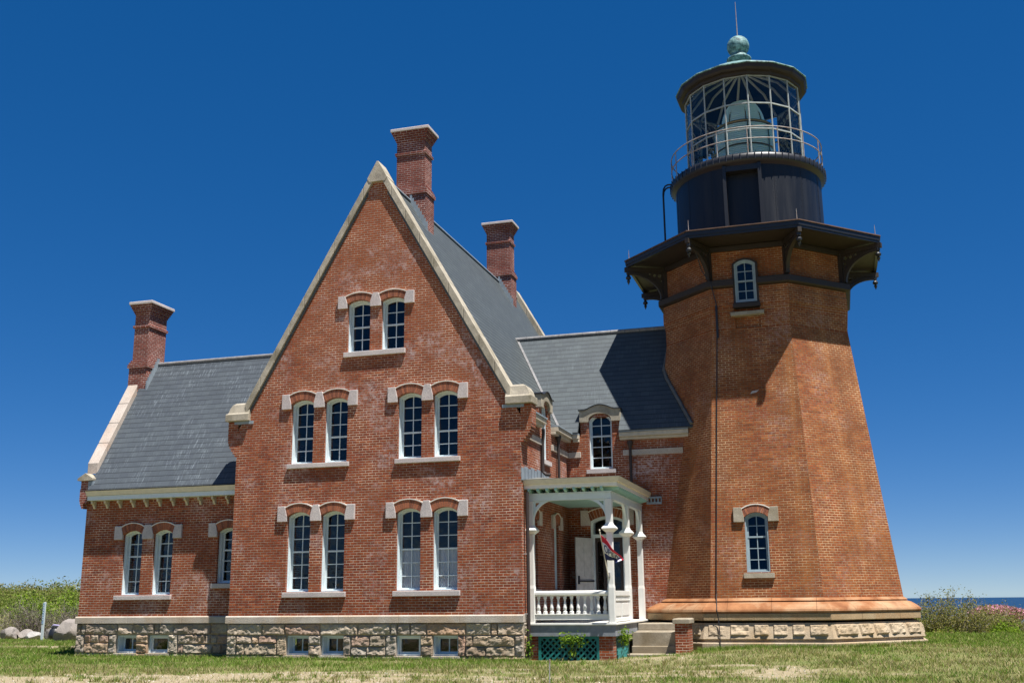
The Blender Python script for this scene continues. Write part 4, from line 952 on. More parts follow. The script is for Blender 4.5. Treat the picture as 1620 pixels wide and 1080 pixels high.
# ---- lantern room
LR, NL = 1.825, 16; lo = R(-80.4)
lant = MB(); lant.lathe([(LR+.03, 13.33), (LR+.03, 13.47), (LR-.05, 13.47)], (TX, TY), NL, lo, cap=False); lantern = lant.build('lantern_room', 'mullion', tower)
for k in range(NL):
    a = lo+2*math.pi*k/NL; b_ = MB(); b_.tube([(TX+LR*math.cos(a), TY+LR*math.sin(a), 13.45), (TX+LR*math.cos(a), TY+LR*math.sin(a), 16.2)], .026, 6); b_.build('mullion', 'mullion', lantern)
m = MB()
for z in (14.35, 15.20, 16.12): m.lathe([(LR-.02, z-.022), (LR+.018, z-.022), (LR+.018, z+.022), (LR-.02, z+.022), (LR-.02, z-.022)], (TX, TY), NL, lo, cap=False)
m.build('glazing_bar', 'mullion', lantern)
m = MB(); m.lathe([(LR-.01, 13.47), (LR-.01, 16.15)], (TX, TY), NL, lo, cap=False); m.build('pane', 'lantern_glass', lantern)
m = MB(); m.lathe([(LR-.03, 16.12), (LR+.08, 16.14), (LR+.10, 16.22), (2.04, 16.24), (2.08, 16.30), (2.10, 16.42)], (TX, TY), NL, lo, cap=False); m.build('lantern_eave', 'soffit', tower)
m = MB(); m.lathe([(2.10, 16.422), (2.13, 16.44), (2.12, 16.47), (1.2, 16.98), (.5, 17.34), (.34, 17.40)], (TX, TY), NL, lo, cap=False); m.build('lantern_roof', 'copper', tower)
m = MB(); m.lathe([(1.79, 16.13), (1.2, 16.75), (.02, 17.2)], (TX, TY), NL, lo, cap=False); m.build('lantern_ceiling', 'drum', tower)
m = MB()
for k in range(NL): a = lo+2*math.pi*k/NL; m.tube([(TX+1.76*math.cos(a), TY+1.76*math.sin(a), 16.10), (TX+1.18*math.cos(a), TY+1.18*math.sin(a), 16.72), (TX+.2*math.cos(a), TY+.2*math.sin(a), 17.12)], .042, 6)
m.build('ceiling_rib', 'white', tower)
m = MB(); prof = [(.36, 17.36), (.36, 17.56), (.40, 17.58), (.40, 17.63), (.30, 17.66), (.28, 17.74)]+[(.365*math.cos(t), 18.09+.365*math.sin(t)) for t in np.linspace(-.85, 1.5, 14)]; m.lathe(prof, (TX, TY), 24); m.build('ventilator_ball', 'copper', tower, smooth=True)
m = MB(); m.tube([(TX, TY, 18.4), (TX, TY, 19.75)], [.02, .008], 6); m.build('lightning_rod', 'rust', tower)
# lightning conductor down the front face
m = MB(); pts = [Vector(octo(GA, 10.6)[5]), Vector((TX-1.44, TY-3.5, 10.36)), Vector((TX-1.28, TY-2.9, 9.6)), Vector((TX-1.05, TY-2.86, 9.2)), Vector((TX-.93, TY-2.74, 8.6))]
for z in (7.9, 6, 4, 2, .45): pts.append(Vector((TX-.95-.045*(8-z), TY-AP(z)-.02, z)))
pts += [Vector((TX-1.28, TY-3.62, .25)), Vector((TX-1.25, TY-3.95, .02)), Vector((TX-1.22, TY-3.92, -.22)), Vector((TX-1.2, TY-3.99, -.6)), Vector((TX-1.2, TY-4.05, -1.0))]
m.tube(pts, .015, 6); m.tube([Vector((TX-.935, TY-2.74, 8.55)), Vector((TX-.945, TY-2.72, 7.6))], .035, 6); m.build('lightning_conductor', 'black', tower)
m = MB(); m.plate(TF, [(-.12, 5.62), (.06, 5.66), (.12, 5.72), (-.06, 5.70)], (), .008, -.01); m.build('mortar_patch', 'sill_stone', tower)
# cement flashing where the connecting roof dies into the tower
def hit(y, f_normal_deg):
    z = cz_(y); n = Vector((math.cos(R(f_normal_deg)), math.sin(R(f_normal_deg)))); return (TX+(AP(z)-n.y*(y-TY))/n.x, y, z)
m = MB(); pts = []
for y in np.linspace(4.64, 7.0, 12):
    c_ = [hit(y, 180), hit(y, 225)]; c_ = max(c_, key=lambda p: p[0]) if y < TY-AP(cz_(y))*math.tan(math.pi/8) else c_[0]; pts.append(Vector(c_)+Vector((-.03, -.03, .05)))
m.tube(pts, .055, 6); m.build('cement_flashing', 'concrete', tower)
settle(tower)

# ---- Fresnel lens standing inside the lantern
lens = thing('fresnel_lens', 'blue green glass lens inside the lantern room', 'lens', (TX, TY, 13.34))
m = MB()
for k in range(34):
    z = 13.75+k*.066; r = .92 if z < 15.0 else .70*math.sqrt(max(.06, 1-((z-15.0)/1.08)**2*.9))
    m.lathe([(r-.05, z), (r+.012, z+.012), (r+.02, z+.032), (r-.05, z+.058), (r-.05, z)], (TX, TY), 28, cap=False)
m.build('prisms', 'lens', lens)
m = MB()
for k in range(8):
    a = 2*math.pi*k/8+.2; m.tube([(TX+r*math.cos(a), TY+r*math.sin(a), z) for r, z in ((.96, 13.6), (.965, 14.3), (.96, 15.02), (.74, 15.06), (.66, 15.45), (.42, 15.85), (.14, 16.1))], .020, 6)
m.lathe([(.95, 14.22), (.98, 14.25), (.95, 14.28)], (TX, TY), 28, cap=False); m.lathe([(.70, 15.0), (.97, 15.0), (.985, 15.03), (.97, 15.06), (.70, 15.06)], (TX, TY), 28, cap=False); m.build('cage', 'brass', lens)
m = MB(); m.lathe([(.8, 13.345), (.8, 13.45), (.72, 13.5), (.72, 13.72), (.6, 13.74)], (TX, TY), 24); m.build('pedestal', 'lensframe', lens)
settle(lens)
#@@SITE@@
# ================================================================== SITE
FWD = np.array([math.sin(YAW), math.cos(YAW)])
def smooth(a, b, t): t = np.clip((t-a)/(b-a), 0, 1); return t*t*(3-2*t)
def ground_h(x, y):
    x = np.asarray(x, float); y = np.asarray(y, float)
    h = -1.10+.20*smooth(10, 14, x)*smooth(-6, 2, y)
    h = h+.05*(fbm(x*.35, y*.35, 21)-.5)+.018*(fbm(x*2.2, y*2.2, 22)-.5)
    h = h-.11*np.maximum(0, y-12)*smooth(10, 16, x)
    hill = smooth(14, 27, y)*smooth(4, -8, x)*(1-smooth(70, 120, y))*(1-smooth(-70, -110, x)*1)
    h = h+hill*(1.75-.55*smooth(-25, -31, x)+.8*(fbm(x*.09, y*.09, 31)-.5)*2)
    d = np.hypot(x-12, y-5); h = h-46*smooth(110, 230, d)-.6*smooth(60, 110, d)
    return h
def sand_mask(x, y):
    dep = (x-CAM.x)*FWD[0]+(y-CAM.y)*FWD[1]
    n = fbm(x*.42, y*.95, 5, 5); n2 = fbm(x*2.4, y*3.6, 6, 4)
    lat = x+.3*y
    near = smooth(26.2, 22.5, dep)*(.30+.16*smooth(7, 0, lat)-.22*smooth(13, 16, lat))
    n4 = fbm(x*1.1+9, y*2.6, 8, 5)
    s = smooth(.50, .68, n*.34+n4*.40+n2*.26+near-.215)
    path = smooth(-5.4, -7.0, x)*smooth(4.6, 5.2, y+.04*(x+8)+.8*(n2-.5))*(1-smooth(6.6, 7.2, y+.04*(x+8)+.8*(n2-.5)))
    step = np.exp(-((x-11.2)/1.7)**2-((y-.2)/1.5)**2)*smooth(.35, .55, n2+.1)
    s = np.maximum(np.maximum(s*smooth(-14, -3, -y+0*x), path*.95), step*.9)
    return np.clip(s, 0, 1)
def grid_mesh(name, xs, ys, mat, kind=None):
    X, Y = np.meshgrid(xs, ys); Z = ground_h(X, Y); nx, ny = len(xs), len(ys)
    v = np.stack([X, Y, Z], -1).reshape(-1, 3); i = np.arange((ny-1)*(nx-1)); r, c = i//(nx-1), i % (nx-1); a = r*nx+c
    f = np.stack([a, a+1, a+nx+1, a+nx], 1)
    me = bpy.data.meshes.new(name); me.from_pydata(v.tolist(), [], f.tolist()); me.polygons.foreach_set('use_smooth', [True]*len(me.polygons))
    at_ = me.attributes.new('sand', 'FLOAT', 'POINT'); at_.data.foreach_set('value', sand_mask(v[:, 0], v[:, 1]).astype(np.float32))
    o = bpy.data.objects.new(name, me); COL.objects.link(o); me.materials.append(mat)
    if kind: o['kind'] = kind
    return o
g = NG('ground_soil'); v = g.coord('Object'); n1, n2, n3 = g.noise(v, .7, 6, .65), g.noise(v, 9, 5, .7), g.noise(v, 55, 3, .7)
at_ = g.n('ShaderNodeAttribute'); at_.attribute_name = 'sand'
gr = g.mix(g.ramp(n1, [(.35, 0), (.65, 1)]), (.095, .125, .032), (.17, .165, .060)); gr = g.mix(g.ramp(n2, [(.46, 0), (.72, 1)]), gr, (.24, .20, .11))
sd = g.mix(g.ramp(n2, [(.35, 0), (.7, 1)]), (.25, .205, .125), (.36, .30, .195)); sd = g.mix(1, sd, g.ramp(n3, [(.3, .75), (.7, 1.15)]), 'MULTIPLY')
g.set(Base_Color=g.mix(at_.outputs['Fac'], gr, sd), Roughness=.95); g.b.inputs['Specular IOR Level'].default_value = .1
g.bump(g.math('ADD', n3, n2), .6, .03); M['ground'] = g.m
near = lambda lo, hi, a, b, s1, s2: np.concatenate([-np.geomspace(-lo if lo < 0 else 1, 1, 2)])
def axis(c0, c1, fine, far, k=1.18):
    a = list(np.arange(c0, c1+1e-6, fine)); s = fine; up = c1; dn = c0
    while up < far or dn > -far: s *= k; up += s; dn -= s; a.append(up); a.insert(0, dn)
    return np.array(a)
grid_mesh('ground', axis(-24, 24, .16, 330), axis(-12, 16, .16, 330), M['ground'], 'structure')
g = NG('sea_water'); v = g.coord('Object'); g.set(Base_Color=(.004, .024, .060), Roughness=.35); g.b.inputs['Specular IOR Level'].default_value = .35
g.bump(g.noise(v, .25, 5, .6), .35, .6); M['sea'] = g.m
m = MB(); K = 96; m.add([(12, 5, -44)]+[(12+rr*math.cos(2*math.pi*k/K), 5+rr*math.sin(2*math.pi*k/K), -44) for rr in (13000,) for k in range(K)], [(0, 1+k, 1+(k+1) % K) for k in range(K)])
sea = m.build('sea', 'sea', uv=False); sea['kind'] = 'structure'

def leaf_mat(name, trans=.35, rough=.6):
    g = NG(name); col = g.attr('tint'); g.t.nodes.remove(g.b)
    d = g.n('ShaderNodeBsdfDiffuse'); t = g.n('ShaderNodeBsdfTranslucent'); mx = g.n('ShaderNodeMixShader'); mx.inputs[0].default_value = trans
    tc = g.mix(1, col, (1.1, 1.15, .6), 'MULTIPLY'); g.l(col, d.inputs[0]); g.l(tc, t.inputs[0]); g.l(d.outputs[0], mx.inputs[1]); g.l(t.outputs[0], mx.inputs[2]); g.l(mx.outputs[0], g.out.inputs[0]); return g.m
M['leaf'] = leaf_mat('leaf'); M['petal'] = leaf_mat('petal', .25); M['blade'] = leaf_mat('grass_blade', .3); M['twig'] = leaf_mat('twig', .0)
def soup(name, V, n, col, mat, parent=None):
    """V: (k*n,3) vertices of k separate n-gons, col: (k,3)"""
    k = len(V)//n; me = bpy.data.meshes.new(name); me.vertices.add(k*n); me.vertices.foreach_set('co', V.astype(np.float32).ravel())
    me.loops.add(k*n); me.loops.foreach_set('vertex_index', np.arange(k*n, dtype=np.int32)); me.polygons.add(k)
    me.polygons.foreach_set('loop_start', np.arange(0, k*n, n, dtype=np.int32)); me.update(calc_edges=True)
    ca = me.color_attributes.new('tint', 'FLOAT_COLOR', 'CORNER'); c = np.ones((k*n, 4), np.float32); c[:, :3] = np.repeat(col, n, 0); ca.data.foreach_set('color', c.ravel())
    me.materials.append(M[mat]); o = bpy.data.objects.new(name, me); COL.objects.link(o)
    if parent is not None: o.parent = parent
    return o
rs = np.random.RandomState(11)
def unit(n): a = rs.normal(size=(n, 3)); return a/np.linalg.norm(a, axis=1)[:, None]
def leaves(P, size, up=.3):
    """pointed four-sided leaves at P (k,3)"""
    k = len(P); a = unit(k); a[:, 2] += up; a /= np.linalg.norm(a, axis=1)[:, None]; b = np.cross(a, unit(k)); b /= np.linalg.norm(b, axis=1)[:, None]+1e-9
    s = size*(.6+.8*rs.rand(k))[:, None]; return np.stack([P-a*s*.5, P+b*s*.28, P+a*s*.55, P-b*s*.28], 1).reshape(-1, 3)
def pal(k, cols, var=.25):
    c = np.array(cols)[rs.randint(0, len(cols), k)]; return np.clip(c*(1-var+2*var*rs.rand(k, 1)), 0, 1)
# ---- grass blades
def grass():
    N = 420000; dep = 18+ (rs.rand(N)**.9)*28; lat = (rs.rand(N)-.5)*2*(dep*.50+1)
    rt = np.array([math.cos(YAW), -math.sin(YAW)]); x = CAM.x+dep*FWD[0]+lat*rt[0]; y = CAM.y+dep*FWD[1]+lat*rt[1]
    inside = ((x > -.05) & (x < W+2.1) & (y > -.06) & (y < 15)) | ((x > XL-.06) & (x < .1) & (y > YL-.08) & (y < 6)) | ((x > W) & (x < 11.99) & (y > 1.93) & (y < 10)) | ((np.abs(x-TX) < 4.0) & (np.abs(y-TY) < 4.0) & (np.abs(x-TX)+np.abs(y-TY) < 5.66))
    s = sand_mask(x, y); cl = fbm(x*1.6, y*1.6, 41, 4); dens = (1-s)**1.3*(.22+1.1*smooth(.38, .62, cl))+.05
    keep = (~inside) & (rs.rand(N) < dens) & (y < 16); x, y, dep, cl, s = x[keep], y[keep], dep[keep], cl[keep], s[keep]
    # taller unmown fringe along the foot of the walls
    k = 9000; t = rs.rand(k); fx = np.where(t < .5, rs.uniform(XL, W+.2, k), rs.uniform(TX-2.2, TX+4.2, k))
    fy = np.where(t < .5, np.where(fx < 0, YL-.06, -.08), TY-4.08+np.maximum(0, np.abs(fx-TX)-1.66))-np.abs(rs.normal(0, .10, k)); ok = (t < .5) | (fx > 12.05)
    fx, fy = fx[ok], fy[ok]; x = np.r_[x, fx]; y = np.r_[y, fy]; cl = np.r_[cl, .6+0*fx]; s = np.r_[s, 0*fx]; fr = np.r_[np.zeros(len(dep)), 1+0*fx]; dep = np.r_[dep, 28+0*fx]
    # scattered tussocks
    tn = 2600; td = 18+rs.rand(tn)*20; tl = (rs.rand(tn)-.5)*2*(td*.5+1); tx_ = CAM.x+td*FWD[0]+tl*rt[0]; ty_ = CAM.y+td*FWD[1]+tl*rt[1]
    okt = ~(((tx_ > -5.6) & (tx_ < 18.2) & (ty_ > -.15)) | (ty_ > 14)) & (fbm(tx_*.8, ty_*.8, 77, 3) > .47); tx_, ty_, td = tx_[okt], ty_[okt], td[okt]; kk = 22
    x = np.r_[x, np.repeat(tx_, kk)+rs.normal(0, .045, len(tx_)*kk)]; y = np.r_[y, np.repeat(ty_, kk)+rs.normal(0, .045, len(tx_)*kk)]; cl = np.r_[cl, .75+0*np.repeat(tx_, kk)]; s = np.r_[s, sand_mask(np.repeat(tx_, kk), np.repeat(ty_, kk))*.0]; fr = np.r_[fr, np.repeat(.35+.5*rs.rand(len(tx_)), kk)]; dep = np.r_[dep, np.repeat(td, kk)]
    n = len(x); z = ground_h(x, y)-.005; h = (.035+.055*rs.rand(n)*(.5+cl))*(1+.6*fr)*(1+.3*(dep > 33)); wd = .006+.005*rs.rand(n)+.003*(dep > 28)
    a = rs.rand(n)*2*np.pi; ln = h*(.2+.9*rs.rand(n)); b = rs.rand(n)*2*np.pi
    P0 = np.stack([x-np.cos(a)*wd, y-np.sin(a)*wd, z], 1); P1 = np.stack([x+np.cos(a)*wd, y+np.sin(a)*wd, z], 1); P2 = np.stack([x+np.cos(b)*ln, y+np.sin(b)*ln, z+h], 1)
    dry = fbm(x*.55, y*.9, 51, 4); dry = smooth(.42, .64, dry+.18*smooth(27, 22, dep)+.1*(s > .1)-.10*fr-.12*smooth(26, 29, dep))
    green = pal(n, [(.130, .215, .034), (.165, .240, .046), (.090, .165, .028), (.205, .245, .070)], .2); tan = pal(n, [(.33, .28, .14), (.27, .24, .11), (.22, .22, .085), (.40, .34, .20)], .2)
    m_ = (rs.rand(n) < .10+.58*dry)[:, None]; col = np.where(m_, tan, green)
    o = soup('grass', np.stack([P0, P1, P2], 1).reshape(-1, 3), 3, col, 'blade'); tag(o, 'short patchy green and straw coloured lawn grass around the house', 'grass', kind='stuff')
grass()
# pebbles and straw bits on the bare sand
def pebbles():
    N = 26000; dep = 18+rs.rand(N)*8; lat = (rs.rand(N)-.5)*2*(dep*.5+1); rt = np.array([math.cos(YAW), -math.sin(YAW)]); x = CAM.x+dep*FWD[0]+lat*rt[0]; y = CAM.y+dep*FWD[1]+lat*rt[1]
    ok = (sand_mask(x, y) > .5) & (rs.rand(N) < .5); x, y = x[ok], y[ok]; n = len(x); s = .006+.018*rs.rand(n)**3; z = ground_h(x, y)
    ang = rs.rand(n); V = []
    for q in ((1, 0, 0), (-.4, .9, 0), (-.6, -.8, 0), (0.1, .1, .9)): V.append(np.stack([x+s*(q[0]*np.cos(ang*6)-q[1]*np.sin(ang*6)), y+s*(q[0]*np.sin(ang*6)+q[1]*np.cos(ang*6)), z+s*q[2]], 1))
    A, B, Cc, T = V; F = np.concatenate([np.stack([A, B, T], 1), np.stack([B, Cc, T], 1), np.stack([Cc, A, T], 1)]).reshape(-1, 3); c = pal(n, [(.40, .34, .27), (.26, .23, .19), (.5, .46, .40)], .2)
    o = soup('pebbles', F, 3, np.concatenate([c, c, c]), 'twig'); tag(o, 'small pebbles scattered over the bare sandy ground', 'pebbles', kind='stuff')
pebbles()

# ---- shrubs
def shrub(name, label, cat, x, y, rx, ry, h, nst, nlf, lsize, lcols, tcols, group=None, lo=.15, tw=.010, blossom=None, dome=1., base=None, crown=None):
    z0 = float(ground_h(x, y))-.05 if base is None else base; root = thing(name, label, cat, (x, y, z0), group)
    segs, tips = [], []
    for i in range(nst):
        a = rs.rand()*2*np.pi; q = math.sqrt(rs.rand()); p = np.array([math.cos(a)*q*rx*.45, math.sin(a)*q*ry*.45, 0.]); L = h*(.55+.5*rs.rand())*(1-dome*.45*q*q); d = np.array([math.cos(a)*q*rx*.75/h, math.sin(a)*q*ry*.75/h, 1.])+rs.normal(0, .12, 3); d /= np.linalg.norm(d)
        n = 5; w0 = tw*(.7+.6*rs.rand())
        for k in range(n):
            d2 = d+rs.normal(0, .16, 3); d2[2] = abs(d2[2]); d2 /= np.linalg.norm(d2); p2 = p+d2*L/n; segs.append((p, p2, w0*(1-k/n*.7), w0*(1-(k+1)/n*.7)))
            if (k+1)/n > lo:
                tips.append(p2)
                for _ in range(2):
                    s = d2+rs.normal(0, .55, 3); s[2] = abs(s[2])*.8+.2; s /= np.linalg.norm(s); e = p2+s*L*.22*(.5+rs.rand()); segs.append((p2, e, w0*.4, w0*.15)); tips += [e, (p2+e)/2]
            p = p2; d = d2
    V = []
    for p, q, a, b in segs:
        s = np.cross(q-p, rs.normal(size=3)); s /= np.linalg.norm(s)+1e-9; V += [p-s*a, p+s*a, q+s*b, q-s*b]
    soup('stem', np.array(V), 4, pal(len(segs), tcols, .25), 'twig', root)
    T = np.array(tips)
    if nlf: P = T[rs.randint(0, len(T), nlf)]+rs.normal(0, lsize*1.1, (nlf, 3)); P[:, 2] = np.abs(P[:, 2]); soup('foliage', leaves(P, lsize), 4, pal(nlf, lcols, .3), 'leaf', root)
    if blossom:
        nb, bs, bc = blossom; up = T[T[:, 2] > h*.35]; P = up[rs.randint(0, len(up), nb)]+rs.normal(0, bs*1.2, (nb, 3))
        if crown: u = unit(nb); P = np.array([0, 0, crown[3]-z0])+u*np.array(crown[:3])*(.6+.45*rs.rand(nb, 1))*(.75+.5*fbm(u[:, 0]*2.5+7, u[:, 2]*2.5+u[:, 1], 5, 3))[:, None]
        soup('blossom', leaves(P, bs), 4, pal(nb, bc, .2), 'petal', root)
    return root
GB = [(.20, .205, .055), (.25, .235, .075), (.15, .175, .045), (.29, .25, .11), (.22, .20, .09)]; TWG = [(.26, .225, .195), (.34, .30, .27), (.18, .155, .13)]; BR = [(.17, .26, .03), (.22, .31, .04), (.12, .19, .025)]
RG = 'shrubs beyond the lawn to the right'
shrub('budding_shrub', 'tall twiggy shrub with yellow green buds in front of the sea', 'shrub', 19.3, 14.2, 1.35, 1.0, 1.58, 130, 12000, .055, GB, TWG, RG, dome=.7)
shrub('budding_shrub', 'twiggy shrub with sparse olive buds growing against the tower base', 'shrub', 18.0, 14.3, .8, .8, 1.05, 70, 6000, .055, GB+BR, TWG, RG)
shrub('budding_shrub', 'grey twiggy shrub with sparse buds below the pink blossom', 'shrub', 21.0, 15.6, 1.2, .9, 1.35, 90, 7000, .052, GB, TWG, RG, dome=.8)
shrub('leafy_shrub', 'low bright lime green shrub at the right end of the lawn', 'shrub', 20.9, 14.1, .6, .5, .62, 45, 3600, .07, BR, TWG, RG)
shrub('leafy_shrub', 'yellow green leafy shrub cut by the right edge of the photo', 'shrub', 22.2, 14.6, .6, .6, .55, 45, 3200, .065, BR+GB, TWG, RG)
shrub('leafy_shrub', 'low green ground shrub at the foot of the tall twiggy shrub', 'shrub', 18.9, 13.2, 1.2, .3, .34, 70, 3600, .055, BR+GB, TWG, RG)
shrub('blossom_tree', 'pink flowering tree rising behind the twiggy shrubs', 'tree', 22.3, 27.2, 1.25, 1.1, float(-.25-ground_h(22.3, 27.2)), 70, 900, .06, GB, TWG, None, lo=.5, tw=.02, blossom=(7000, .09, [(.58, .26, .37), (.66, .36, .47), (.44, .20, .28), (.24, .20, .10)]), crown=(1.2, 1.0, .38, -.50))
for i in range(7):
    x = 17+i*2.3; y = 17.5+rs.rand()*3+.3*i; shrub('hedge_shrub', None, 'shrub', x, y, 1.4, 1.2, float(-.15-ground_h(x, y))*(.95+.1*rs.rand()), 60, 5000, .08, GB+[(.06, .09, .02)], TWG, 'thicket falling away towards the sea')['label'] = 'green and brown shrub in the thicket falling away towards the sea'
# left: dense low scrub over the hill
def scrub():
    N = 5200; x = rs.uniform(-62, -4, N); y = 19+rs.rand(N)*34; H = ground_h(x, y); r = .4+.7*rs.rand(N)**1.5; k = 64
    C_ = np.stack([x, y, H+r*.35], 1); keep = fbm(x*.5, y*.5, 61, 3) > .36; C_, r, x, y = C_[keep], r[keep], x[keep], y[keep]; n = len(C_)
    u = unit(n*k); u[:, 2] = np.abs(u[:, 2]); P = np.repeat(C_, k, 0)+u*np.repeat(r, k)[:, None]*(.75+.3*rs.rand(n*k, 1))*np.array([1, 1, 1.05])
    t = fbm(x*.35, y*.35, 71, 3); base = np.where((t > .52)[:, None], pal(n, [(.21, .205, .075), (.26, .235, .12), (.19, .185, .08)], .15), pal(n, [(.125, .145, .048), (.155, .175, .055), (.19, .195, .075)], .15))
    fr = smooth(26, 20, y)[:, None]; base = base*(1-fr*.55)+np.array([.13, .21, .03])*fr*.55
    c = np.repeat(base, k, 0)*(.65+.7*rs.rand(n*k, 1)); o = soup('hillside_scrub', leaves(P, .12, .2), 4, c, 'leaf'); tag(o, 'dense yellow green scrub covering the low hill on the left', 'scrub', kind='stuff')
scrub()
LG = 'bare shrubs in front of the scrub hill'
for i, (x, y) in enumerate(((-21.8, 15.0), (-20.4, 15.6), (-19.2, 15.2), (-18.0, 15.9), (-16.8, 15.5), (-15.4, 16.0), (-13.8, 16.2), (-23.4, 15.6))):
    r_ = shrub('bare_shrub', 'grey brown leafless shrub in the thicket behind the boulders', 'shrub', x, y, 1.25, .9, 1.35+.3*rs.rand(), 170, 500, .06, BR+GB, [(.19, .16, .14), (.26, .225, .20), (.13, .105, .09)], LG, tw=.011)
for i, (x, y, l) in enumerate(((-16.1, 16.9, 'dark green leafy shrub above the big pale boulder'), (-20.9, 17.3, 'bright green leafy shrub above the boulders at the left edge'), (-18.8, 17.6, 'light green leafy shrub behind the blue marker post'))):
    shrub('leafy_shrub', l, 'shrub', x, y, 1.0, .8, 1.75 if i else 1.6, 60, 4200, .10, BR if i else [(.03, .075, .012), (.05, .10, .02)], TWG, 'green shrubs in front of the scrub hill', lo=.3)
# ---- boulders, marker post, bag, sitter, stake
def boulder(x, y, rx, ry, rz, label, seed, mat='boulder', name='boulder', group='boulders along the edge of the lawn'):
    bm = bmesh.new(); bmesh.ops.create_icosphere(bm, subdivisions=4, radius=1); r2 = random.Random(seed); pl_ = []
    for _ in range(11): n_ = Vector((r2.gauss(0, 1), r2.gauss(0, 1), r2.gauss(.3, .8))).normalized(); pl_.append((n_, r2.uniform(.62, .9)))
    for v_ in bm.verts:
        p = v_.co.copy()
        for n_, d_ in pl_:
            e = p.dot(n_)-d_
            if e > 0: p -= n_*e*.92
        k_ = float(fbm(np.array([p.x*2.2+seed+p.z]), np.array([p.y*2.2+p.z*1.7]), seed, 4)[0]); p *= 1+.16*(k_-.5); v_.co = Vector((p.x*rx, p.y*ry, p.z*rz))
    me = bpy.data.meshes.new(name); bm.to_mesh(me); bm.free(); me.materials.append(M[mat]); o = bpy.data.objects.new(name, me); COL.objects.link(o); o.location = (x, y, float(ground_h(x, y))+rz*.55); o.rotation_euler = (0, 0, seed)
    return tag(o, label, name.replace('_', ' '), group)
boulder(-14.0, 11.2, .66, .6, .60, 'largest pale boulder partly hidden by the corner of the house', 3)
boulder(-16.0, 12.75, .42, .4, .36, 'rounded grey boulder right behind the blue marker post', 5)
boulder(-17.1, 12.9, .38, .3, .24, 'low whitish boulder left of the blue marker post', 8, 'pale_boulder')
boulder(-17.75, 13.2, .5, .4, .27, 'flat brownish boulder in the middle of the row', 12)
boulder(-18.45, 13.0, .46, .4, .34, 'tan boulder at the left edge of the photo', 15)
g = NG('marker_post_paint'); v = g.coord('Generated'); sep = g.n('ShaderNodeSeparateXYZ'); g.l(v, sep.inputs[0])
mk = thing('marker_post', 'slim pale marker post with a blue printed strip beside the boulders', 'post', (-15.95, 12.0, -1.1))
m = MB(); m.frustum([(-16.01, -15.89, 11.985, 12.015, -1.2), (-16.01, -15.89, 11.985, 12.015, .40), (-15.99, -15.91, 11.99, 12.01, .43)]); m.build('post', 'bluepole', mk)
m = MB(); m.box(-16.012, -15.93, 11.978, 11.984, -.45, .38); st = m.build('printed_strip', 'bluetape', mk)
m = MB()
for k in range(7): m.box(-15.985, -15.95, 11.972, 11.977, -.30+.095*k, -.25+.095*k)
m.build('lettering', 'bluepole', st); settle(mk)
bag = thing('bag', 'small black bag with a pale top lying between the boulders', 'bag', (-15.35, 12.0, -1.1))
bm_ = MB(); bm_.lathe([(.12, -1.12), (.26, -1.05), (.27, -.85), (.22, -.66), (.10, -.58)], (-15.35, 12.05), 14); bm_.build('body', 'black', bag, smooth=True)
bm_ = MB(); bm_.tube([(-15.5, 11.95, -.60), (-15.35, 11.92, -.50), (-15.12, 11.95, -.52), (-15.02, 11.98, -.62)], [.03, .05, .045, .03], 8); bm_.build('flap', 'flap_cloth', bag, smooth=True); settle(bag)
sk = thing('stake', 'thin rusty metal stake standing in the front lawn', 'stake', (10.99, -8, -1.1)); m = MB(); m.tube([(10.975, -8.0, -1.25), (10.99, -8.0, -.60)], .011, 6); m.build('rod', 'steel', sk); m = MB(); m.tube([(10.989, -8, -.66), (10.991, -8, -.602)], .014, 6); m.build('tip', 'rust', sk); settle(sk)
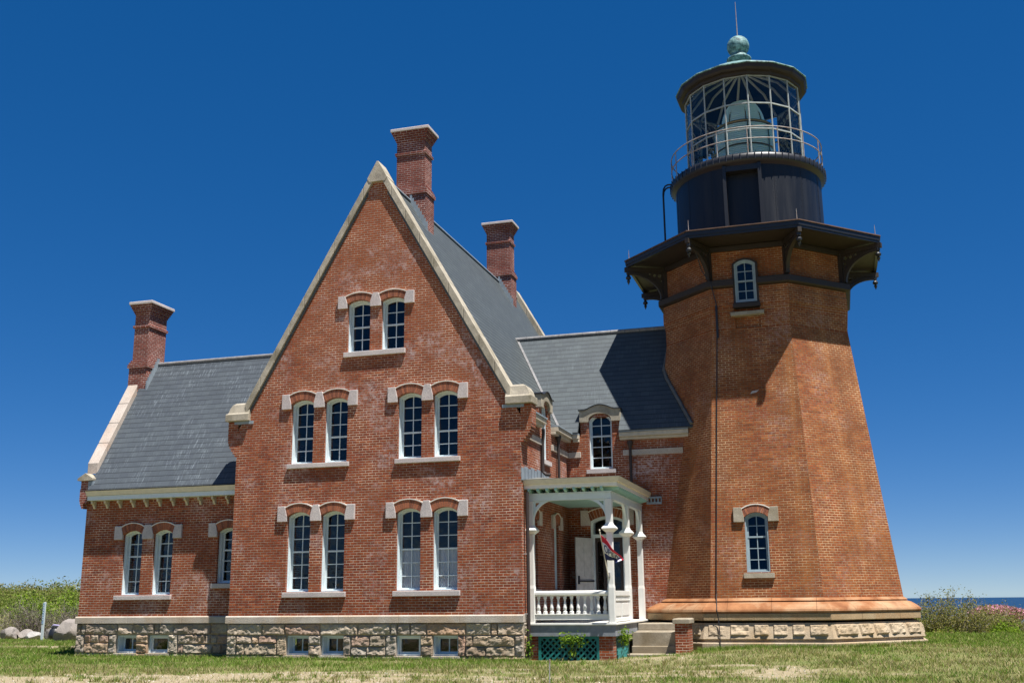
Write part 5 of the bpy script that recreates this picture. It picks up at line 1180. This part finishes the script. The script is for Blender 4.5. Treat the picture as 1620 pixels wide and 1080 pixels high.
# seated person, almost wholly outside the frame at the left edge
def person():
    root = thing('person', 'person in a pink top and dark trousers sitting on a boulder at the left edge', 'person', (-18.95, 12.45, -1.1))
    joints = [(0, 0, .50), (0, .02, .72), (0, 0, .92), (0, -.02, 1.04), (0, -.04, 1.16), (-.10, -.02, .48), (-.14, -.40, .50), (-.14, -.42, .06), (-.14, -.56, .03), (.10, -.02, .48), (.14, -.40, .50), (.14, -.42, .06), (.14, -.56, .03), (-.19, 0, .96), (-.25, -.08, .70), (-.16, -.30, .56), (-.13, -.38, .54), (.19, 0, .96), (.25, -.08, .70), (.16, -.30, .56), (.13, -.38, .54)]
    rad = [.13, .12, .14, .055, .06, .09, .07, .045, .04, .09, .07, .045, .04, .06, .045, .034, .03, .06, .045, .034, .03]
    edges = [(0, 1), (1, 2), (2, 3), (3, 4), (0, 5), (5, 6), (6, 7), (7, 8), (0, 9), (9, 10), (10, 11), (11, 12), (2, 13), (13, 14), (14, 15), (15, 16), (2, 17), (17, 18), (18, 19), (19, 20)]
    me = bpy.data.meshes.new('body'); me.from_pydata(joints, edges, []); o = bpy.data.objects.new('body', me); COL.objects.link(o); o.parent = root
    sm = o.modifiers.new('skin', 'SKIN')
    if not me.skin_vertices: 
        bm = bmesh.new(); bm.from_mesh(me); bm.verts.layers.skin.verify(); bm.to_mesh(me); bm.free()
    for sv, r_ in zip(me.skin_vertices[0].data, rad): sv.radius = (r_, r_)
    me.skin_vertices[0].data[0].use_root = True
    o.modifiers.new('sub', 'SUBSURF').render_levels = 2
    g = NG('person_clothes'); tc = g.n('ShaderNodeTexCoord'); sp = g.n('ShaderNodeSeparateXYZ'); g.l(tc.outputs['Object'], sp.inputs[0])
    g.set(Base_Color=g.mix(g.ramp(sp.outputs[2], [(.0, 0), (.62, 0), (.63, 1), (1, 1)]), (.03, .035, .06), (.72, .38, .42)), Roughness=.8); me.materials.append(g.m)
    h = MB(); h.lathe([(.01, 1.12), (.065, 1.14), (.09, 1.22), (.10, 1.28), (.085, 1.35), (.04, 1.39), (.005, 1.40)], (0, -.05), 14)
    for s in (-1, 1): h.lathe([(.002, 1.24), (.014, 1.255), (.014, 1.285), (.002, 1.30)], (s*.10, -.045), 6); h.lathe([(.002, 1.262), (.010, 1.27), (.002, 1.278)], (s*.035, -.135), 6)
    h.tube([(0, -.145, 1.275), (0, -.168, 1.235), (0, -.145, 1.225)], .012, 5); h.tube([(-.025, -.132, 1.20), (.025, -.132, 1.20)], .007, 5); h.build('head', paint('skin', (.45, .27, .20), .6, .05), root, smooth=True)
    hr = MB(); hr.lathe([(.10, 1.25), (.112, 1.30), (.10, 1.37), (.05, 1.42), (.005, 1.43)], (0, -.03), 14); hr.build('hair', paint('hair', (.05, .035, .025), .7, .1), root, smooth=True)
    f = MB()
    for sx in (-1, 1):
        for k in range(5): x0 = sx*.13+(k-2)*.018; f.tube([(x0, -.39, .545), (x0, -.45-.012*(2-abs(k-2)), .53), (x0, -.475-.012*(2-abs(k-2)), .505)], [.010, .009, .006], 5)
    f.build('fingers', bpy.data.materials['skin'], root, smooth=True)
    root.rotation_euler = (0, 0, .5)
person()
# ---- shed beyond the shrubs on the right
shed = thing('shed', 'small grey weathered shed with a low roof behind the shrubs at the right edge', 'shed', (26.2, 40.5, -4.2))
m = MB(); m.box(24.9, 28.6, 39.6, 42.6, -4.6, -1.25); m.build('wall', 'deckgrey', shed)
m = MB(); m.rings([[(24.45, y, -1.30), (26.7, y, .30), (28.95, y, -1.30), (28.95, y, -1.42), (26.7, y, .16), (24.45, y, -1.42)] for y in (39.2, 42.9)]); m.build('roof', 'slate', shed)
m = MB(); m.plate(FRONT(39.59), [(24.9, -1.25), (28.6, -1.25), (26.75, .10)], (), 0, -.05); m.build('gable', 'deckgrey', shed)
m = MB(); m.plate(FRONT(39.58), rect(25.9, 26.7, -2.3, -1.3), [rect(25.96, 26.64, -2.24, -1.36)], .05, -.02); wf = m.build('window', 'white', shed); m = MB(); m.plate(FRONT(39.585), rect(25.95, 26.65, -2.25, -1.35), (), .01, .0); m.build('pane', 'drum', wf)
m = MB(); m.box(24.80, 24.92, 39.5, 39.62, -4.4, -1.32); m.build('post', 'white', shed); settle(shed)
# ---- plants growing through the porch lattice
def vine(x, y, z, sx, sz, n, label):
    root = thing('leafy_plant', label, 'plant', (x, y, -1.1), 'plants at the porch lattice'); P = np.stack([rs.normal(0, sx*.5, n), rs.normal(-.06, .06, n), (z+1.1)+rs.normal(0, sz*.5, n)], 1)
    soup('foliage', leaves(P, .075, .2), 4, pal(n, [(.13, .22, .025), (.20, .30, .04), (.09, .16, .02)], .25), 'leaf', root)
    V = []
    for i in range(10):
        a = np.array([rs.normal(0, .06), .02, .05]); b = P[rs.randint(0, n)]; s = np.array([.005, 0, 0]); V += [a-s, a+s, b+s*.5, b-s*.5]
    soup('stem', np.array(V), 4, pal(10, [(.12, .12, .05)], .2), 'twig', root)
vine(9.33, .38, -.60, .34, .16, 240, 'bright green leafy sprig pushing through the front lattice'); vine(9.36, .38, -.92, .10, .10, 30, 'small low sprig at the bottom of the front lattice')
vine(10.55, .95, -.58, .14, .22, 160, 'bright green leafy plant at the side lattice by the steps'); vine(8.32, .2, -.75, .12, .30, 70, 'thin yellowish weed at the foot of the dark downpipe')
# ---- OPEN flag on the porch post
flag = thing('open_flag', 'drooping red white and blue OPEN flag on a slanted pole at the porch post', 'flag', (10.28, .38, .9))
PB, PT = Vector((10.29, .40, .85)), Vector((10.16, .10, 1.98)); m = MB(); m.tube([PB, PT], .014, 8); pole = m.build('pole', 'cream', flag); m = MB(); m.lathe([(.0, 1.975), (.02, 1.985), (.022, 2.0), (.0, 2.02)], (PT.x, PT.y), 8); m.build('finial', 'cream', pole)
m = MB(); m.box(10.25, 10.33, .38, .42, .86, .98); m.build('socket', 'steel', flag)
AX = (PB-PT).normalized()
def flag_pt(u, v):     # u along the fly 0..1, v down the hoist 0..1
    h = PT+AX*(.10+.62*v); d = Vector((.56*u, -.10*u, -.64*u**1.2*(1-.62*v)+.16*v*u)); fold = .085*math.sin(u*8.5+v*2.2)*u
    return h+d*(1-.12*v)+Vector((.10*fold, fold*1.6, .3*fold))-Vector((v*u*.18, 0, 0))
def flag_part(name, v0, v1, mat, par, nu=26, nv=6):
    m = MB(); G = [[tuple(flag_pt(i/nu, v0+(v1-v0)*j/nv)) for i in range(nu+1)] for j in range(nv+1)]; m.rings(G, cap=False, closed=False); o = m.build(name, mat, par, smooth=True)
    s_ = o.modifiers.new('thick', 'SOLIDIFY'); s_.thickness = .003; return o
M['flag_red'] = paint('flag_red', (.55, .012, .035), .7, .08); M['flag_white'] = paint('flag_white', (.75, .75, .78), .7, .05); M['flag_blue'] = paint('flag_blue', (.012, .022, .10), .7, .08)
cloth = flag_part('cloth', .28, .74, 'flag_white', flag); flag_part('red_band', 0, .28, 'flag_red', cloth); flag_part('blue_band', .74, 1, 'flag_blue', cloth)
tc = bpy.data.curves.new('lettering', 'FONT'); tc.body = 'OPEN'; tc.size = 1; tc.offset = .018; tc.resolution_u = 3; to = bpy.data.objects.new('lettering', tc); COL.objects.link(to)
dg = bpy.context.evaluated_depsgraph_get(); lm = bpy.data.meshes.new_from_object(to.evaluated_get(dg)); COL.objects.unlink(to); bpy.data.objects.remove(to)
bm = bmesh.new(); bm.from_mesh(lm); bmesh.ops.triangulate(bm, faces=bm.faces); bmesh.ops.subdivide_edges(bm, edges=bm.edges, cuts=2, use_grid_fill=True)
xs = [v_.co.x for v_ in bm.verts]; ys = [v_.co.y for v_ in bm.verts]; xa, xb, ya, yb = min(xs), max(xs), min(ys), max(ys)
for v_ in bm.verts:
    u, q = .08+.84*(v_.co.x-xa)/(xb-xa), .70-.38*(v_.co.y-ya)/(yb-ya); p = flag_pt(u, q); a, b = flag_pt(u+.01, q)-p, flag_pt(u, q+.01)-p; n_ = a.cross(b).normalized()
    if n_.y > 0: n_ = -n_
    v_.co = p+n_*.006
bm.to_mesh(lm); bm.free(); lo_ = bpy.data.objects.new('lettering', lm); COL.objects.link(lo_); lo_.parent = cloth; lm.materials.clear(); lm.materials.append(M['flag_blue'])
settle(flag)
